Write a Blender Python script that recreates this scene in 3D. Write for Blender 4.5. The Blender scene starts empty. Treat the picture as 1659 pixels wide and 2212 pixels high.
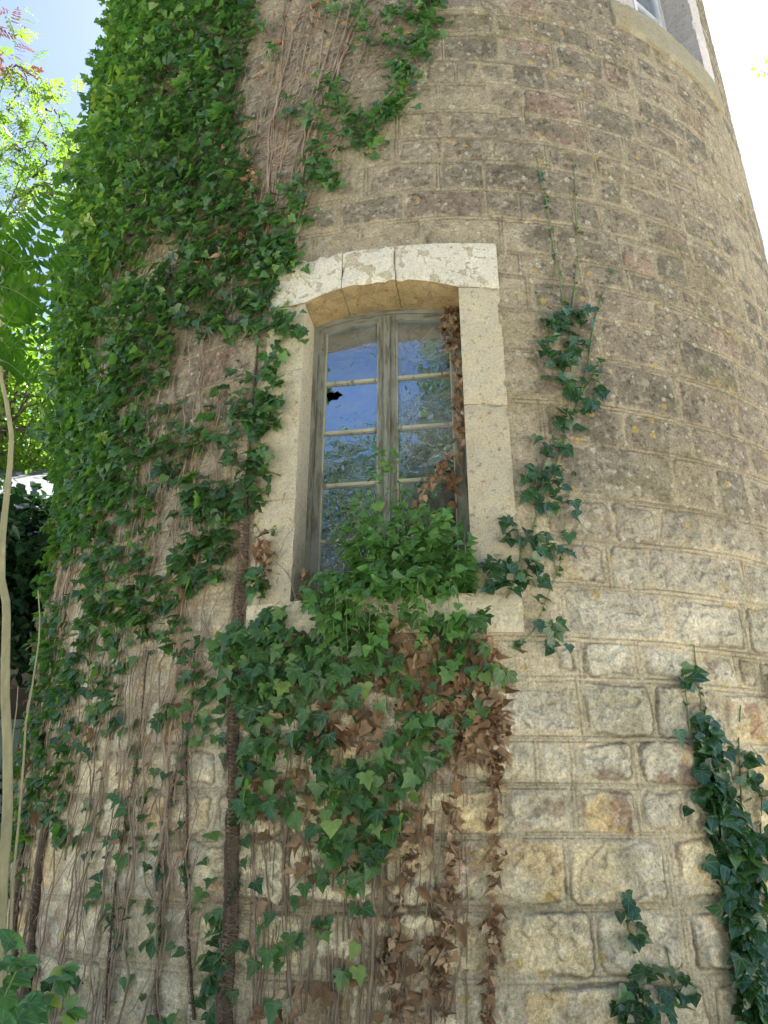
import bpy, math
import numpy as np

# ------------------------------------------------------------------ camera, world, sun, exposure
S = bpy.context.scene
PITCH = math.radians(23.3); FPX = 1661.0; EYE = 1.6
cam = bpy.data.cameras.new('camera'); camo = bpy.data.objects.new('camera', cam)
S.collection.objects.link(camo); S.camera = camo
camo.location = (0, 0, EYE); camo.rotation_euler = (math.pi/2 + PITCH, 0, 0)
cam.sensor_fit = 'VERTICAL'; cam.sensor_height = 24.0; cam.lens = 24.0*FPX/2212.0
cam.clip_start = 0.05; cam.clip_end = 3000
SUN_AZ, SUN_EL = math.radians(18), math.radians(61)      # azimuth clockwise from +Y
W = bpy.data.worlds.new('World'); S.world = W; W.use_nodes = True
nt = W.node_tree; bg = nt.nodes['Background']
sky = nt.nodes.new('ShaderNodeTexSky'); sky.sky_type = 'NISHITA'; sky.sun_disc = False
sky.sun_elevation = SUN_EL; sky.sun_rotation = SUN_AZ
sky.air_density = 1.0; sky.dust_density = .8; sky.ozone_density = 1.0
nt.links.new(sky.outputs[0], bg.inputs[0]); bg.inputs[1].default_value = 0.05
sl = bpy.data.lights.new('sun', 'SUN'); sl.energy = 5.0; sl.angle = math.radians(0.5); sl.color = (1.0, 0.96, 0.90)
so = bpy.data.objects.new('sun', sl); S.collection.objects.link(so)
so.rotation_euler = (math.pi/2 - SUN_EL, 0, math.pi - SUN_AZ)
so.location = (10, 30, 40)
S.view_settings.view_transform = 'Standard'; S.view_settings.look = 'None'
S.view_settings.gamma = 1.0; S.view_settings.exposure = 2.48
S.cycles.max_bounces = 7; S.cycles.diffuse_bounces = 4; S.cycles.transparent_max_bounces = 12
try: S.cycles.use_denoising = True
except Exception: pass

# ------------------------------------------------------------------ helpers
rng = np.random.default_rng(11)
R = 3.5; CX, CY = 0.516, 7.38
ct, st = math.cos(PITCH), math.sin(PITCH)
def ray(u, v):
    t = (v-1106.0)/FPX
    return np.array([(u-829.5)/FPX, ct+t*st, st-t*ct])
def bp(u, v, r=R):                        # photo point -> (phi, z) on the round wall
    x, y, z = ray(u, v); a = x*x+y*y; b = -2*(x*CX+y*CY); c = CX*CX+CY*CY-r*r
    d = max(b*b-4*a*c, 0); k = (-b-math.sqrt(d))/(2*a)
    return math.atan2(x*k-CX, -(y*k-CY)), z*k+EYE
def at(u, v, Y):                          # photo point -> world point on the plane y = Y
    d = ray(u, v); k = Y/d[1]; return np.array([d[0]*k, Y, EYE+d[2]*k])
def proj(p):
    x, y, z = p[..., 0], p[..., 1], p[..., 2]-EYE
    dep = y*ct+z*st; up = -y*st+z*ct; dep = np.where(dep < .05, .05, dep)
    return 829.5+FPX*x/dep, 1106.0-FPX*up/dep
def cyl(phi, z, r):
    phi = np.asarray(phi, float); z = np.asarray(z, float)+0*phi
    return np.stack([CX+r*np.sin(phi), CY-r*np.cos(phi), z], -1)
def outw(phi):
    phi = np.asarray(phi, float); return np.stack([np.sin(phi), -np.cos(phi), 0*phi], -1)
def unit(a): return a/np.maximum(np.linalg.norm(a, axis=-1, keepdims=True), 1e-9)
def sstep(a, b, x):
    t = np.clip((x-a)/(b-a), 0, 1); return t*t*(3-2*t)
_tabs = {}
def vnoise(x, y, seed=0):
    if seed not in _tabs: _tabs[seed] = np.random.default_rng(1000+seed).random((256, 256))
    T = _tabs[seed]; xi = np.floor(x).astype(int); yi = np.floor(y).astype(int)
    fx = x-xi; fy = y-yi; fx = fx*fx*(3-2*fx); fy = fy*fy*(3-2*fy)
    a = T[xi & 255, yi & 255]; b = T[(xi+1) & 255, yi & 255]; c = T[xi & 255, (yi+1) & 255]; d = T[(xi+1) & 255, (yi+1) & 255]
    return (a*(1-fx)+b*fx)*(1-fy)+(c*(1-fx)+d*fx)*fy
def fbm(x, y, seed=0, o=4, g=.5):
    s = 0; a = 1; t = 0
    for i in range(o):
        s = s+a*vnoise(x*2**i+7.3*i, y*2**i+3.1*i, seed+i); t += a; a *= g
    return s/t

class MB:
    def __init__(s): s.v = []; s.f = []; s.n = 0; s.c = []; s.m = []
    def add(s, v, f, col=None, mi=0):
        v = np.asarray(v, float).reshape(-1, 3); f = np.asarray(f, int)
        s.v.append(v); s.f.append(f+s.n); s.n += len(v)
        s.m.append(np.full(len(f), mi, int))
        if col is None: col = np.tile([.5, .5, .5, 1.], (len(v), 1))
        s.c.append(np.asarray(col, float))
    def box(s, lo, hi, rot=0, piv=None, mi=0, col=None):
        x0, y0, z0 = lo; x1, y1, z1 = hi
        v = np.array([[x0,y0,z0],[x1,y0,z0],[x1,y1,z0],[x0,y1,z0],[x0,y0,z1],[x1,y0,z1],[x1,y1,z1],[x0,y1,z1]], float)
        if rot:
            p = v.mean(0) if piv is None else np.array(piv); c, q = math.cos(rot), math.sin(rot); d = v-p
            v = p+np.stack([d[:, 0]*c-d[:, 2]*q, d[:, 1], d[:, 0]*q+d[:, 2]*c], -1)
        s.add(v, [[0,3,2,1],[4,5,6,7],[0,1,5,4],[1,2,6,5],[2,3,7,6],[3,0,4,7]], None if col is None else np.tile(col, (8, 1)), mi)
    def tube(s, P, r, k=5, rnd=.5, ref=(0.3, 1, .1), rough=0):
        P = np.asarray(P, float); n = len(P); r = np.broadcast_to(np.asarray(r, float), (n,))
        T = unit(np.gradient(P, axis=0)); ref = np.broadcast_to(np.asarray(ref, float), (n, 3))
        A = unit(np.cross(T, ref)); B = np.cross(A, T)
        a = np.arange(k)*2*math.pi/k
        if rough: r = r[:, None]*(1+rough*np.random.default_rng(n).standard_normal((n, k))*.6+rough*np.random.default_rng(k).standard_normal(k)[None])
        else: r = r[:, None]
        V = P[:, None]+r[:, :, None]*(A[:, None]*np.cos(a)[None, :, None]+B[:, None]*np.sin(a)[None, :, None])
        i = np.arange(n-1)[:, None]*k; j = np.arange(k)[None]
        F = np.stack([i+j, i+(j+1) % k, i+k+(j+1) % k, i+k+j], -1).reshape(-1, 4)
        s.add(V.reshape(-1, 3), F, np.tile([rnd, .5, .5, 1.], (n*k, 1)))
def mesh(name, mb, mats, parent=None, smooth=True):
    base = np.array(parent['_b']) if parent is not None and '_b' in parent else np.zeros(3)
    v = np.concatenate(mb.v)-base; me = bpy.data.meshes.new(name)
    me.vertices.add(len(v)); me.vertices.foreach_set('co', v.astype(np.float32).ravel())
    tot = np.concatenate([np.full(len(f), f.shape[1], int) for f in mb.f]); lp = np.concatenate([f.ravel() for f in mb.f])
    me.loops.add(len(lp)); me.loops.foreach_set('vertex_index', lp.astype(np.int32))
    me.polygons.add(len(tot)); st_ = np.concatenate([[0], np.cumsum(tot)[:-1]])
    me.polygons.foreach_set('loop_start', st_.astype(np.int32)); me.polygons.foreach_set('loop_total', tot.astype(np.int32))
    me.polygons.foreach_set('material_index', np.concatenate(mb.m).astype(np.int32))
    me.polygons.foreach_set('use_smooth', np.full(len(tot), smooth))
    a = me.attributes.new('A', 'FLOAT_COLOR', 'POINT'); a.data.foreach_set('color', np.concatenate(mb.c).astype(np.float32).ravel())
    for m in (mats if isinstance(mats, (list, tuple)) else [mats]): me.materials.append(m)
    me.update(calc_edges=True)
    o = bpy.data.objects.new(name, me); S.collection.objects.link(o)
    if parent is not None:
        o.parent = parent
        o['_b'] = [float(x) for x in base]
    return o
def tag(o, label=None, cat=None, group=None, kind=None):
    if label: o['label'] = label
    if cat: o['category'] = cat
    if group: o['group'] = group
    if kind: o['kind'] = kind
    return o
def thing(name, loc, label, cat, group=None):
    o = bpy.data.objects.new(name, None); S.collection.objects.link(o)
    o.location = [float(x) for x in loc]; o['_b'] = [float(x) for x in loc]; o.empty_display_size = .2
    return tag(o, label, cat, group)

# ------------------------------------------------------------------ materials
def newmat(name):
    m = bpy.data.materials.new(name); m.use_nodes = True; n = m.node_tree
    return m, n, n.nodes['Principled BSDF'], n.nodes['Material Output']
def ramp(n, stops, src):
    r = n.nodes.new('ShaderNodeValToRGB'); e = r.color_ramp.elements
    while len(e) > 1: e.remove(e[-1])
    e[0].position = stops[0][0]; e[0].color = (*stops[0][1], 1)
    for p, c in stops[1:]:
        x = e.new(p); x.color = (*c, 1)
    n.links.new(src, r.inputs[0]); return r.outputs[0]
def noise(n, scale, detail=6, rough=.6, vec=None, dist=0):
    t = n.nodes.new('ShaderNodeTexNoise'); t.inputs['Scale'].default_value = scale; t.inputs['Detail'].default_value = detail
    t.inputs['Roughness'].default_value = rough; t.inputs['Distortion'].default_value = dist
    if vec is None:
        c = n.nodes.new('ShaderNodeTexCoord'); vec = c.outputs['Object']
    n.links.new(vec, t.inputs['Vector']); return t.outputs[0]
def scaled(n, s):
    c = n.nodes.new('ShaderNodeTexCoord'); m = n.nodes.new('ShaderNodeMapping'); m.inputs['Scale'].default_value = s
    n.links.new(c.outputs['Object'], m.inputs[0]); return m.outputs[0]
def mix(n, f, a, b, mode='MIX'):
    m = n.nodes.new('ShaderNodeMix'); m.data_type = 'RGBA'; m.blend_type = mode
    for i, x in ((0, f), (6, a), (7, b)):
        if isinstance(x, (int, float)): m.inputs[i].default_value = x
        elif isinstance(x, tuple): m.inputs[i].default_value = (*x, 1) if len(x) == 3 else x
        else: n.links.new(x, m.inputs[i])
    return m.outputs[2]
def math_(n, op, a, b=0.0, clamp=False):
    m = n.nodes.new('ShaderNodeMath'); m.operation = op; m.use_clamp = clamp
    for i, x in enumerate((a, b)):
        if isinstance(x, (int, float)): m.inputs[i].default_value = x
        else: n.links.new(x, m.inputs[i])
    return m.outputs[0]
def bump(n, p, h, dist=.01, strength=1):
    b = n.nodes.new('ShaderNodeBump'); b.inputs['Distance'].default_value = dist; b.inputs['Strength'].default_value = strength
    n.links.new(h, b.inputs['Height']); n.links.new(b.outputs[0], p.inputs['Normal'])
def attr(n):
    a = n.nodes.new('ShaderNodeAttribute'); a.attribute_name = 'A'; s = n.nodes.new('ShaderNodeSeparateColor')
    n.links.new(a.outputs['Color'], s.inputs[0]); return a.outputs['Color'], s.outputs
def leafmat(name, stops, trans=.35, tcol=(1.5, 1.9, .6), rough=.42, vein=.35, spec=.5):
    m, n, p, out = newmat(name); c, (rn, ed, ex) = attr(n)
    col = ramp(n, stops, rn)
    if vein > 0:
        an = [x for x in n.nodes if x.type == 'ATTRIBUTE'][0]
        ax = math_(n, 'ABSOLUTE', math_(n, 'MULTIPLY', math_(n, 'SUBTRACT', ex, .5), 2.0)); yy = math_(n, 'MULTIPLY', math_(n, 'SUBTRACT', an.outputs['Alpha'], .25), 2.0)
        d1 = math_(n, 'ABSOLUTE', math_(n, 'SUBTRACT', math_(n, 'MULTIPLY', ax, .76), math_(n, 'MULTIPLY', yy, .65)))
        d2 = math_(n, 'ABSOLUTE', math_(n, 'SUBTRACT', math_(n, 'MULTIPLY', ax, .17), math_(n, 'MULTIPLY', yy, .98)))
        dm = math_(n, 'MINIMUM', math_(n, 'MINIMUM', d1, d2), ax)
        vn = math_(n, 'MULTIPLY', math_(n, 'SUBTRACT', .035, dm), 40.0, True)
        col = mix(n, math_(n, 'MULTIPLY', vn, min(1, vein*1.3)), col, (.26, .34, .15))
    col = mix(n, 1.0, col, ramp(n, [(0.3, (.75, .75, .75)), (.7, (1.15, 1.15, 1.1))], noise(n, 30, 3)), 'MULTIPLY')
    n.links.new(col, p.inputs['Base Color']); p.inputs['Roughness'].default_value = rough
    p.inputs['Specular IOR Level'].default_value = spec
    if trans > 0:
        t = n.nodes.new('ShaderNodeBsdfTranslucent'); n.links.new(mix(n, 1.0, col, (*tcol, 1), 'MULTIPLY'), t.inputs[0])
        ms = n.nodes.new('ShaderNodeMixShader'); ms.inputs[0].default_value = trans
        n.links.new(p.outputs[0], ms.inputs[1]); n.links.new(t.outputs[0], ms.inputs[2]); n.links.new(ms.outputs[0], out.inputs[0])
    return m
def plain(name, c1, c2, sc=8, rough=.85, bd=.004, bs=60, vec=None, detail=8):
    m, n, p, out = newmat(name)
    f = noise(n, sc, detail, .65, None if vec is None else scaled(n, vec))
    n.links.new(ramp(n, [(.3, c1), (.7, c2)], f), p.inputs['Base Color']); p.inputs['Roughness'].default_value = rough
    bump(n, p, noise(n, bs, 6, .7, None if vec is None else scaled(n, vec)), bd)
    return m

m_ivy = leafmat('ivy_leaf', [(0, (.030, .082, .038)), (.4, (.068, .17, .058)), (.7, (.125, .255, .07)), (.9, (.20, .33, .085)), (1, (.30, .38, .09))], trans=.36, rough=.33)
m_gloss = leafmat('ivy_leaf_glossy', [(0, (.018, .062, .030)), (.6, (.034, .105, .042)), (1, (.09, .20, .045))], trans=.2, rough=.24, vein=.25, spec=.8)
m_shoot = leafmat('ivy_shoot_leaf', [(0, (.04, .115, .035)), (.6, (.075, .20, .05)), (1, (.14, .30, .06))], trans=.28, rough=.36)
m_dead = leafmat('dead_leaf', [(0, (.15, .085, .05)), (.4, (.29, .175, .10)), (.75, (.46, .315, .20)), (1, (.62, .49, .35))], trans=.15, tcol=(1.2, 1, .8), rough=.75, vein=.1, spec=.2)
m_far = leafmat('sunlit_leaf', [(0, (.07, .13, .02)), (.5, (.11, .20, .03)), (1, (.17, .245, .045))], trans=.5, tcol=(1.5, 1.65, .5), rough=.5, vein=.0)
m_frond = leafmat('compound_leaf', [(0, (.035, .11, .012)), (.6, (.06, .165, .016)), (1, (.12, .24, .02))], trans=.55, tcol=(1.5, 1.9, .5), rough=.6, vein=.05, spec=.2)
m_laurel = leafmat('laurel_leaf', [(0, (.010, .035, .018)), (1, (.025, .075, .03))], trans=.1, rough=.22, vein=.1)
m_tree = leafmat('tree_leaf', [(0, (.022, .04, .016)), (.5, (.045, .072, .025)), (1, (.09, .125, .045))], trans=.3, rough=.5, vein=0)
m_russet = leafmat('russet_leaf', [(0, (.09, .03, .02)), (1, (.17, .07, .035))], trans=.3, tcol=(1.3, 1, .7), vein=0)
m_stem = plain('ivy_stem', (.17, .12, .085), (.44, .34, .25), 14, .9, .003, 90, (1, 1, .35))
m_trunk = plain('ivy_trunk_bark', (.05, .036, .026), (.16, .12, .085), 22, .95, .006, 120, (1, 1, .3))
m_green = plain('green_stem', (.10, .17, .05), (.19, .24, .09), 20, .5, .001, 60)
m_paleb = plain('pale_bark', (.22, .21, .11), (.38, .34, .18), 25, .7, .002, 120, (1, 1, .4))
m_bark = plain('tree_bark', (.05, .04, .03), (.14, .11, .08), 6, .95, .02, 25, (1, 1, .3))

# ------------------------------------------------------------------ leaf templates
def template(right, mid=((0, 0), (0, .35), (0, .7), (0, 1)), fold=.22, curl=.18, side=.0):
    base, c, c2, tip = mid
    o = [base]+list(right)+[tip]+[(-x, y) for x, y in right[::-1]]
    pts = [(*c, 0.0)]+[(x, y, 1.0 if abs(x) > .01 else .35) for x, y in o]
    P = np.array(pts); x, y, e = P[:, 0], P[:, 1], P[:, 2]
    z = fold*np.abs(x)-curl*y*y-side*x*x
    z += -fold*.1
    F = [[0, i, i % len(o)+1] for i in range(1, len(o)+1)]
    return np.stack([x, y, z], -1), np.array(F), e
T3 = template([(.14, -.12), (.36, -.12), (.56, .10), (.34, .30), (.20, .55)])
T5 = template([(.16, -.13), (.40, -.08), (.56, .14), (.38, .26), (.47, .52), (.24, .55)])
TH = template([(.18, -.12), (.42, -.02), (.50, .22), (.34, .52), (.14, .80)], fold=.15)
TH2 = template([(.12, 0), (.30, .10), (.36, .32), (.26, .60), (.10, .85)], fold=.25, curl=.3)
TL = template([(.07, .04), (.155, .26), (.165, .5), (.10, .8)], fold=.2, curl=.12)
TD = template([(.12, -.1), (.34, -.05), (.42, .18), (.28, .35), (.24, .6)], fold=1.0, curl=.55)
TD2 = template([(.12, -.1), (.40, 0), (.30, .25), (.36, .5), (.15, .7)], fold=-.8, curl=-.4)
TB = template([(.18, .02), (.33, .25), (.35, .45), (.2, .75)], fold=.1)
def leaves(mb, tmpl, P, N, T, L, rnd, mi=0):
    """one leaf per row: base point P, face normal N, tip direction T, length L"""
    if len(P) == 0: return
    V, F, e = tmpl; T = unit(T-(T*N).sum(-1, keepdims=True)*N); X = np.cross(T, N); L = np.asarray(L)[:, None, None]
    jit = 1+.12*np.random.default_rng(len(P)).standard_normal((len(P), len(V), 1))
    fold = 1+.8*(rng.random((len(P), 1, 1))-.5)
    v = P[:, None]+L*(X[:, None]*V[None, :, 0:1]*jit+T[:, None]*V[None, :, 1:2]+N[:, None]*V[None, :, 2:3]*fold)
    n = len(V); f = (np.arange(len(P))[:, None, None]*n+F[None]).reshape(-1, 3)
    c = np.ones((len(P), n, 4)); c[..., 0] = np.asarray(rnd)[:, None]; c[..., 1] = e[None]; c[..., 2] = V[None, :, 0]*.5+.5; c[..., 3] = V[None, :, 1]*.5+.25
    mb.add(v.reshape(-1, 3), f, c.reshape(-1, 4), mi)
def wall_leaves(mb, phi, z, off, L, tm=None, up=.55, wild=.35, rnd=None, spin=.7, mi=0, tipdown=1.0):
    n = len(phi)
    if n == 0: return
    tm = tm or [(T3, .45), (T5, .35), (TH, .2)]
    o = outw(phi); P = cyl(phi, z, R)+o*np.asarray(off)[:, None]
    tan = np.stack([np.cos(phi), np.sin(phi), 0*phi], -1)
    N = unit(o*(rng.uniform(.55, 1, n)[:, None])+np.array([0, 0, 1.])*(up*rng.uniform(.3, 1.6, n))[:, None]+rng.normal(0, wild, (n, 3)))
    a = rng.normal(0, spin, n)[:, None]
    T = tan*np.sin(a)-np.array([0, 0, 1.])*np.cos(a)*tipdown+o*.35
    rn = rng.beta(1.6, 2.2, n) if rnd is None else rnd
    k = rng.random(n); s = 0
    for t, w in tm:
        q = (k >= s) & (k < s+w+1e-6); s += w
        leaves(mb, t, P[q], N[q], T[q], L[q], rn[q], mi)
def inpoly(u, v, poly):
    ins = np.zeros(np.shape(u), bool); n = len(poly)
    for i in range(n):
        x0, y0 = poly[i]; x1, y1 = poly[(i+1) % n]
        if y0 == y1: continue
        c = ((y0 > v) != (y1 > v)) & (u < (x1-x0)*(v-y0)/(y1-y0)+x0); ins ^= c
    return ins

# ------------------------------------------------------------------ the ground
m_bounce = plain('pale_bounce_ground', (.40, .38, .32), (.50, .475, .40), 1.5, .95, .05, 9)  # unseen ground, made pale to bounce fill light onto the wall
g = MB(); gx = np.linspace(-1, 1, 90); gx = np.sign(gx)*np.abs(gx)**3*600
X, Y = np.meshgrid(gx, gx, indexing='ij'); Z = .06*(fbm(X*.7+50, Y*.7+50, 60)-.5)
i = np.arange(89)[:, None]*90+np.arange(89)[None]
g.add(np.stack([X, Y, Z], -1), np.stack([i, i+90, i+91, i+1], -1).reshape(-1, 4)); tag(mesh('ground', g, m_bounce), kind='structure')

# ------------------------------------------------------------------ the tower wall
WPHI = math.radians(-8.9); WO, WI = .748, .492                  # window: outer and inner half widths
W2PHI = math.radians(34.8)
COURSES = [0, .27, .52, .78, 1.05, 1.33, 1.63, 1.85, 2.07, 2.36, 2.56, 2.86, 3.13, 3.38, 3.74, 3.99, 4.34, 4.64, 4.90, 5.09, 5.37,
           5.63, 5.89, 6.11, 6.37, 6.65, 6.90, 7.20, 7.44, 7.72]
while COURSES[-1] < 11.4: COURSES.append(COURSES[-1]+.22+.08*rng.random())
COURSES = np.array(COURSES)
def facets(x, z, cell, seed):
    T = np.random.default_rng(seed).random((256, 256, 5)); ix = np.floor(x/cell).astype(int); iz = np.floor(z/cell).astype(int)
    best = np.full(x.shape, 9.); h = np.zeros(x.shape); sec = np.full(x.shape, 9.)
    for a in (-1, 0, 1):
        for b in (-1, 0, 1):
            t = T[(ix+a) & 255, (iz+b) & 255]; px = (ix+a+t[..., 0])*cell; pz = (iz+b+t[..., 1])*cell
            d = (x-px)**2+(z-pz)**2; m = d < best; sec = np.where(m, best, np.minimum(sec, d)); best = np.where(m, d, best)
            h = np.where(m, (t[..., 2]-.5)*(x-px)/cell*1.3+(t[..., 3]-.5)*(z-pz)/cell*1.3+(t[..., 4]-.5)*.7, h)
    return h, np.sqrt(sec)-np.sqrt(best)
def wall_fields(PH, Zz):
    x = PH*R; z = Zz
    wz = z+.022*(fbm(x*1.3+9, z*1.3, 3, 3)-.5)*2+.006*(vnoise(x*9, z*9, 8)-.5)
    ci = np.clip(np.searchsorted(COURSES, wz)-1, 0, len(COURSES)-2)
    z0 = COURSES[ci]; z1 = COURSES[ci+1]
    # joints of each course
    dx = np.full(x.shape, 9.); sid = np.zeros(x.shape, int); dn = np.zeros(x.shape)
    wx = x+.03*(fbm(x*2+3, z*2+8, 21, 3)-.5)
    r2 = np.random.default_rng(5)
    for c in range(len(COURSES)-1):
        h = COURSES[c+1]-COURSES[c]; j = [-11.5+r2.random()*.3]
        while j[-1] < 11.5: j.append(j[-1]+h*(.75+1.45*r2.random()))
        j = np.array(j); q = ci == c
        if not q.any(): continue
        xx = wx[q]; k = np.clip(np.searchsorted(j, xx), 1, len(j)-1)
        a = xx-j[k-1]; b = j[k]-xx
        dx[q] = np.minimum(a, b); sid[q] = c*997+k
    dz = np.minimum(wz-z0, z1-wz)
    rs = np.random.default_rng(9).random((40000, 6)); rr = rs[sid % 40000]
    low = sstep(3.9, 2.2, z+.5*(fbm(x*.8, z*.8, 40, 2)-.5))       # 1 in the lower, pale and rugged courses
    edge = .019+.009*rr[..., 0]+.004*low
    irr = (fbm(x*5, z*5, 12, 5, .6)-.5)*(.050+.045*rr[..., 1])
    rad = .032
    ex = np.maximum(edge+rad-dx, 0); ez = np.maximum(edge+rad-dz, 0)
    d = rad-np.sqrt(ex*ex+ez*ez)+irr                              # > 0 inside the stone face
    smear = fbm(x*1.1+5, z*1.1+2, 33, 3)                           # places where mortar was spread over the stones
    d = d-.05*sstep(.55, .8, smear)*(1-low)
    d = d-.05*sstep(.30, .0, np.abs(x-R*(WPHI)) - .80)*sstep(.0, 1, (z > 2.3)*1.0)*(z < 5.4)
    stone = sstep(-.006, .010, d)
    # relief
    face = (fbm(x*9, z*9, 50, 5, .62)-.5); fine = (fbm(x*38, z*38, 55, 3)-.5)
    rid = np.abs(fbm(x*6.5+4*rr[..., 2], z*9, 61, 4)-.5)*2
    crag = np.floor((fbm(x*6+3*rr[..., 4], z*6, 71, 3)+.15*z)*14)/14-(fbm(x*6+3*rr[..., 4], z*6, 71, 3)+.15*z)
    h = stone*(.002+.006*low+(.010+.026*low)*face+(.003+.012*low)*(.5-rid)+.010*low*crag*14*.12+.004*(rr[..., 3]-.5)*2)
    wf = .035*(fbm(x*11, z*11, 240, 3)-.5); fa, fe = facets(x+wf, z*1.25-wf, .085, 7); fb, fe2 = facets(x-wf, z+wf, .033, 8)
    h += stone*((.0025+.020*low)*fa+(.001+.007*low)*fb)
    h += (1-stone)*(.012*(fbm(x*14, z*14, 80, 3)-.5)) + .005*fine + .003*(vnoise(x*90, z*90, 83)-.5)
    # pointing: a raised band with a scored line on each side, along beds and joints
    bed = np.minimum(np.abs(wz-z0), np.abs(z1-wz)); jo = dx
    on = (.35+.65*sstep(.3, .5, fbm(x*1.7, z*1.7, 90, 2)))*(1-stone)
    gr = lambda q, w, p: np.exp(-((q-p)/w)**2)
    h += (1-stone)*(.004*gr(bed, .008, 0)) - on*.011*gr(bed, .0035, .013) - .007*(1-stone)*gr(jo, .0035, .011)*sstep(.3, .5, vnoise(x*3, z*3, 91)) + (1-stone)*.003*gr(jo, .007, 0)
    h -= (1-stone)*.006*gr(bed, .0045, 0.0)*sstep(.45, .6, vnoise(x*.8, z*2, 92))
    crack = np.exp(-(d/.007)**2)*sstep(.42, .66, fbm(x*3, z*3, 95, 3))*(.4+.6*low); h -= .011*crack
    h *= (1-.22*low)*(1-.45*low*sstep(-.9, -1.3, x))
    # colours
    def C(*c): return np.array(c)
    t = fbm(x*2.2, z*2.2, 101, 5)[..., None]; t2 = fbm(x*7, z*7, 111, 5, .65)[..., None]; lw = low[..., None]
    r0 = rr[..., 2:3]; r1 = rr[..., 5:6]
    up_s = C(.20, .182, .14)*(1-r0)+C(.30, .258, .195)*r0; up_s = up_s*(.62+.76*t2)
    red = .55*sstep(.88, .93, rr[..., 4])[..., None]*sstep(.45, .6, fbm(x*3, z*6, 121, 3))[..., None]
    up_s = up_s*(1-.7*red)+C(.33, .20, .155)*.7*red
    lo_s = C(.84, .73, .48)*(1-r0)+C(.78, .72, .54)*r0; lo_s = lo_s*(.74+.5*t2)
    och = (.7*sstep(.6, .8, rr[..., 3])*sstep(.35, .6, fbm(x*3.5, z*3.5, 133, 3)))[..., None]; lo_s = lo_s*(1-och)+C(.74, .56, .28)*(.75+.45*t2)*och
    grey = sstep(.42, .62, fbm(x*2.6, z*2.6, 131, 4)+.25*sstep(1.5, 2.4, z)-.08)[..., None]
    lo_s = lo_s*(1-.75*grey)+(C(.56, .54, .45)*(.60+.85*t2))*.75*grey
    rl = (sstep(.52, .62, fbm(x*8, z*8, 141, 4))*sstep(.6, .75, rr[..., 1])*sstep(2.9, 2.3, z))[..., None]; lo_s = lo_s*(1-.6*rl)+C(.34, .19, .12)*.6*rl
    sc = up_s*(1-lw)+lo_s*lw
    mu = C(.355, .31, .225)*(.70+.6*t2); mu = mu*(1-.4*t)+C(.40, .355, .25)*.4*t
    ml = C(.64, .57, .41)*(.66+.6*t2); mc = mu*(1-lw)+ml*lw
    fc = (1-.24*(1-sstep(0, .005, fe))*low*sstep(.4, .6, fbm(x*5, z*5, 245, 2)))[..., None]*(1+.26*fa*low+.16*fb*low)[..., None]; sc = sc*fc
    col = mc*(1-stone[..., None])+sc*stone[..., None]
    dirt = sstep(.50, .66, fbm(x*16, z*16, 151, 4))[..., None]*(.45+.25*sstep(.4, .6, fbm(x*.9, z*.9, 155, 2))[..., None]); col = col*(1-dirt*(.38-.16*lw)*(.55+.45*stone[..., None]))
    speck = sstep(.66, .74, fbm(x*42, z*42, 161, 2))[..., None]; col = col*(1-.40*speck*(1-.4*lw)*(.6+.4*stone[..., None]))
    pale = sstep(.64, .72, fbm(x*30+9, z*30, 166, 2))[..., None]; col = col*(1-.35*pale)+C(.50, .46, .36)*.35*pale
    moss = (sstep(.60, .74, fbm(x*1.6+30, z*4+1, 171, 4)))[..., None]; col = col*(1-.25*moss)+C(.26, .225, .10)*.25*moss
    damp = (sstep(.52, .70, fbm(x*1.2+3, z*2.2+7, 176, 4))*low)[..., None]; col = col*(1-.34*damp)+C(.26, .245, .16)*.34*damp
    col *= (1-.55*crack[..., None])
    ln = np.clip(on*gr(bed, .004, .013)+.8*(1-stone)*gr(bed, .005, 0)*sstep(.4, .55, vnoise(x*.8, z*2, 92))+.6*(1-stone)*gr(jo, .004, .011)*sstep(.4, .65, vnoise(x*3, z*3, 91)), 0, 1); col *= (1-.42*ln[..., None])
    # lichens: round spots, white and yellow
    G = .13
    for s_, cc, thr, rad0 in ((1, (.55, .54, .43), .80, .020), (2, (.50, .36, .09), .86, .022), (3, (.60, .60, .52), .72, .011), (4, (.58, .57, .48), .60, .012)):
        gg = G*(1.0 if s_ < 3 else .6); ix = np.floor(x/gg).astype(int); iz = np.floor(z/gg).astype(int)
        tt = np.random.default_rng(300+s_).random((256, 256, 4))[ix & 255, iz & 255]
        cxx = (ix+.2+.6*tt[..., 1])*gg; czz = (iz+.2+.6*tt[..., 2])*gg; rad1 = rad0*(.4+.8*tt[..., 3])
        dd = np.sqrt((x-cxx)**2+(z-czz)**2)+.010*(vnoise(x*60, z*60, 181)-.5)
        thr_ = thr+(.25*(1-low) if s_ in (3, 4) else 0)
        hit = (tt[..., 0] > thr_)*sstep(rad1, rad1*.75, dd)*(.75-.35*np.exp(-(dd/(rad1*.5))**2)); hit = hit[..., None]
        col = col*(1-hit)+C(*cc)*hit
    # inside the frame of the windows the wall stays flat
    for ph, zb, zt in ((WPHI, 2.55, 5.2), (W2PHI, 7.6, 10.4)):
        s = np.sin(PH-ph)*R; k = sstep(WO+.09, WO+.02, np.abs(s))*sstep(zb-.08, zb, z)*sstep(zt+.08, zt, z)*(np.cos(PH-ph) > 0)
        h = h*(1-k)
    return h, np.clip(col, 0, 1), stone
def arch(s, zs, rise, half): return zs+rise*(1-(s/half)**2)
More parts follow.
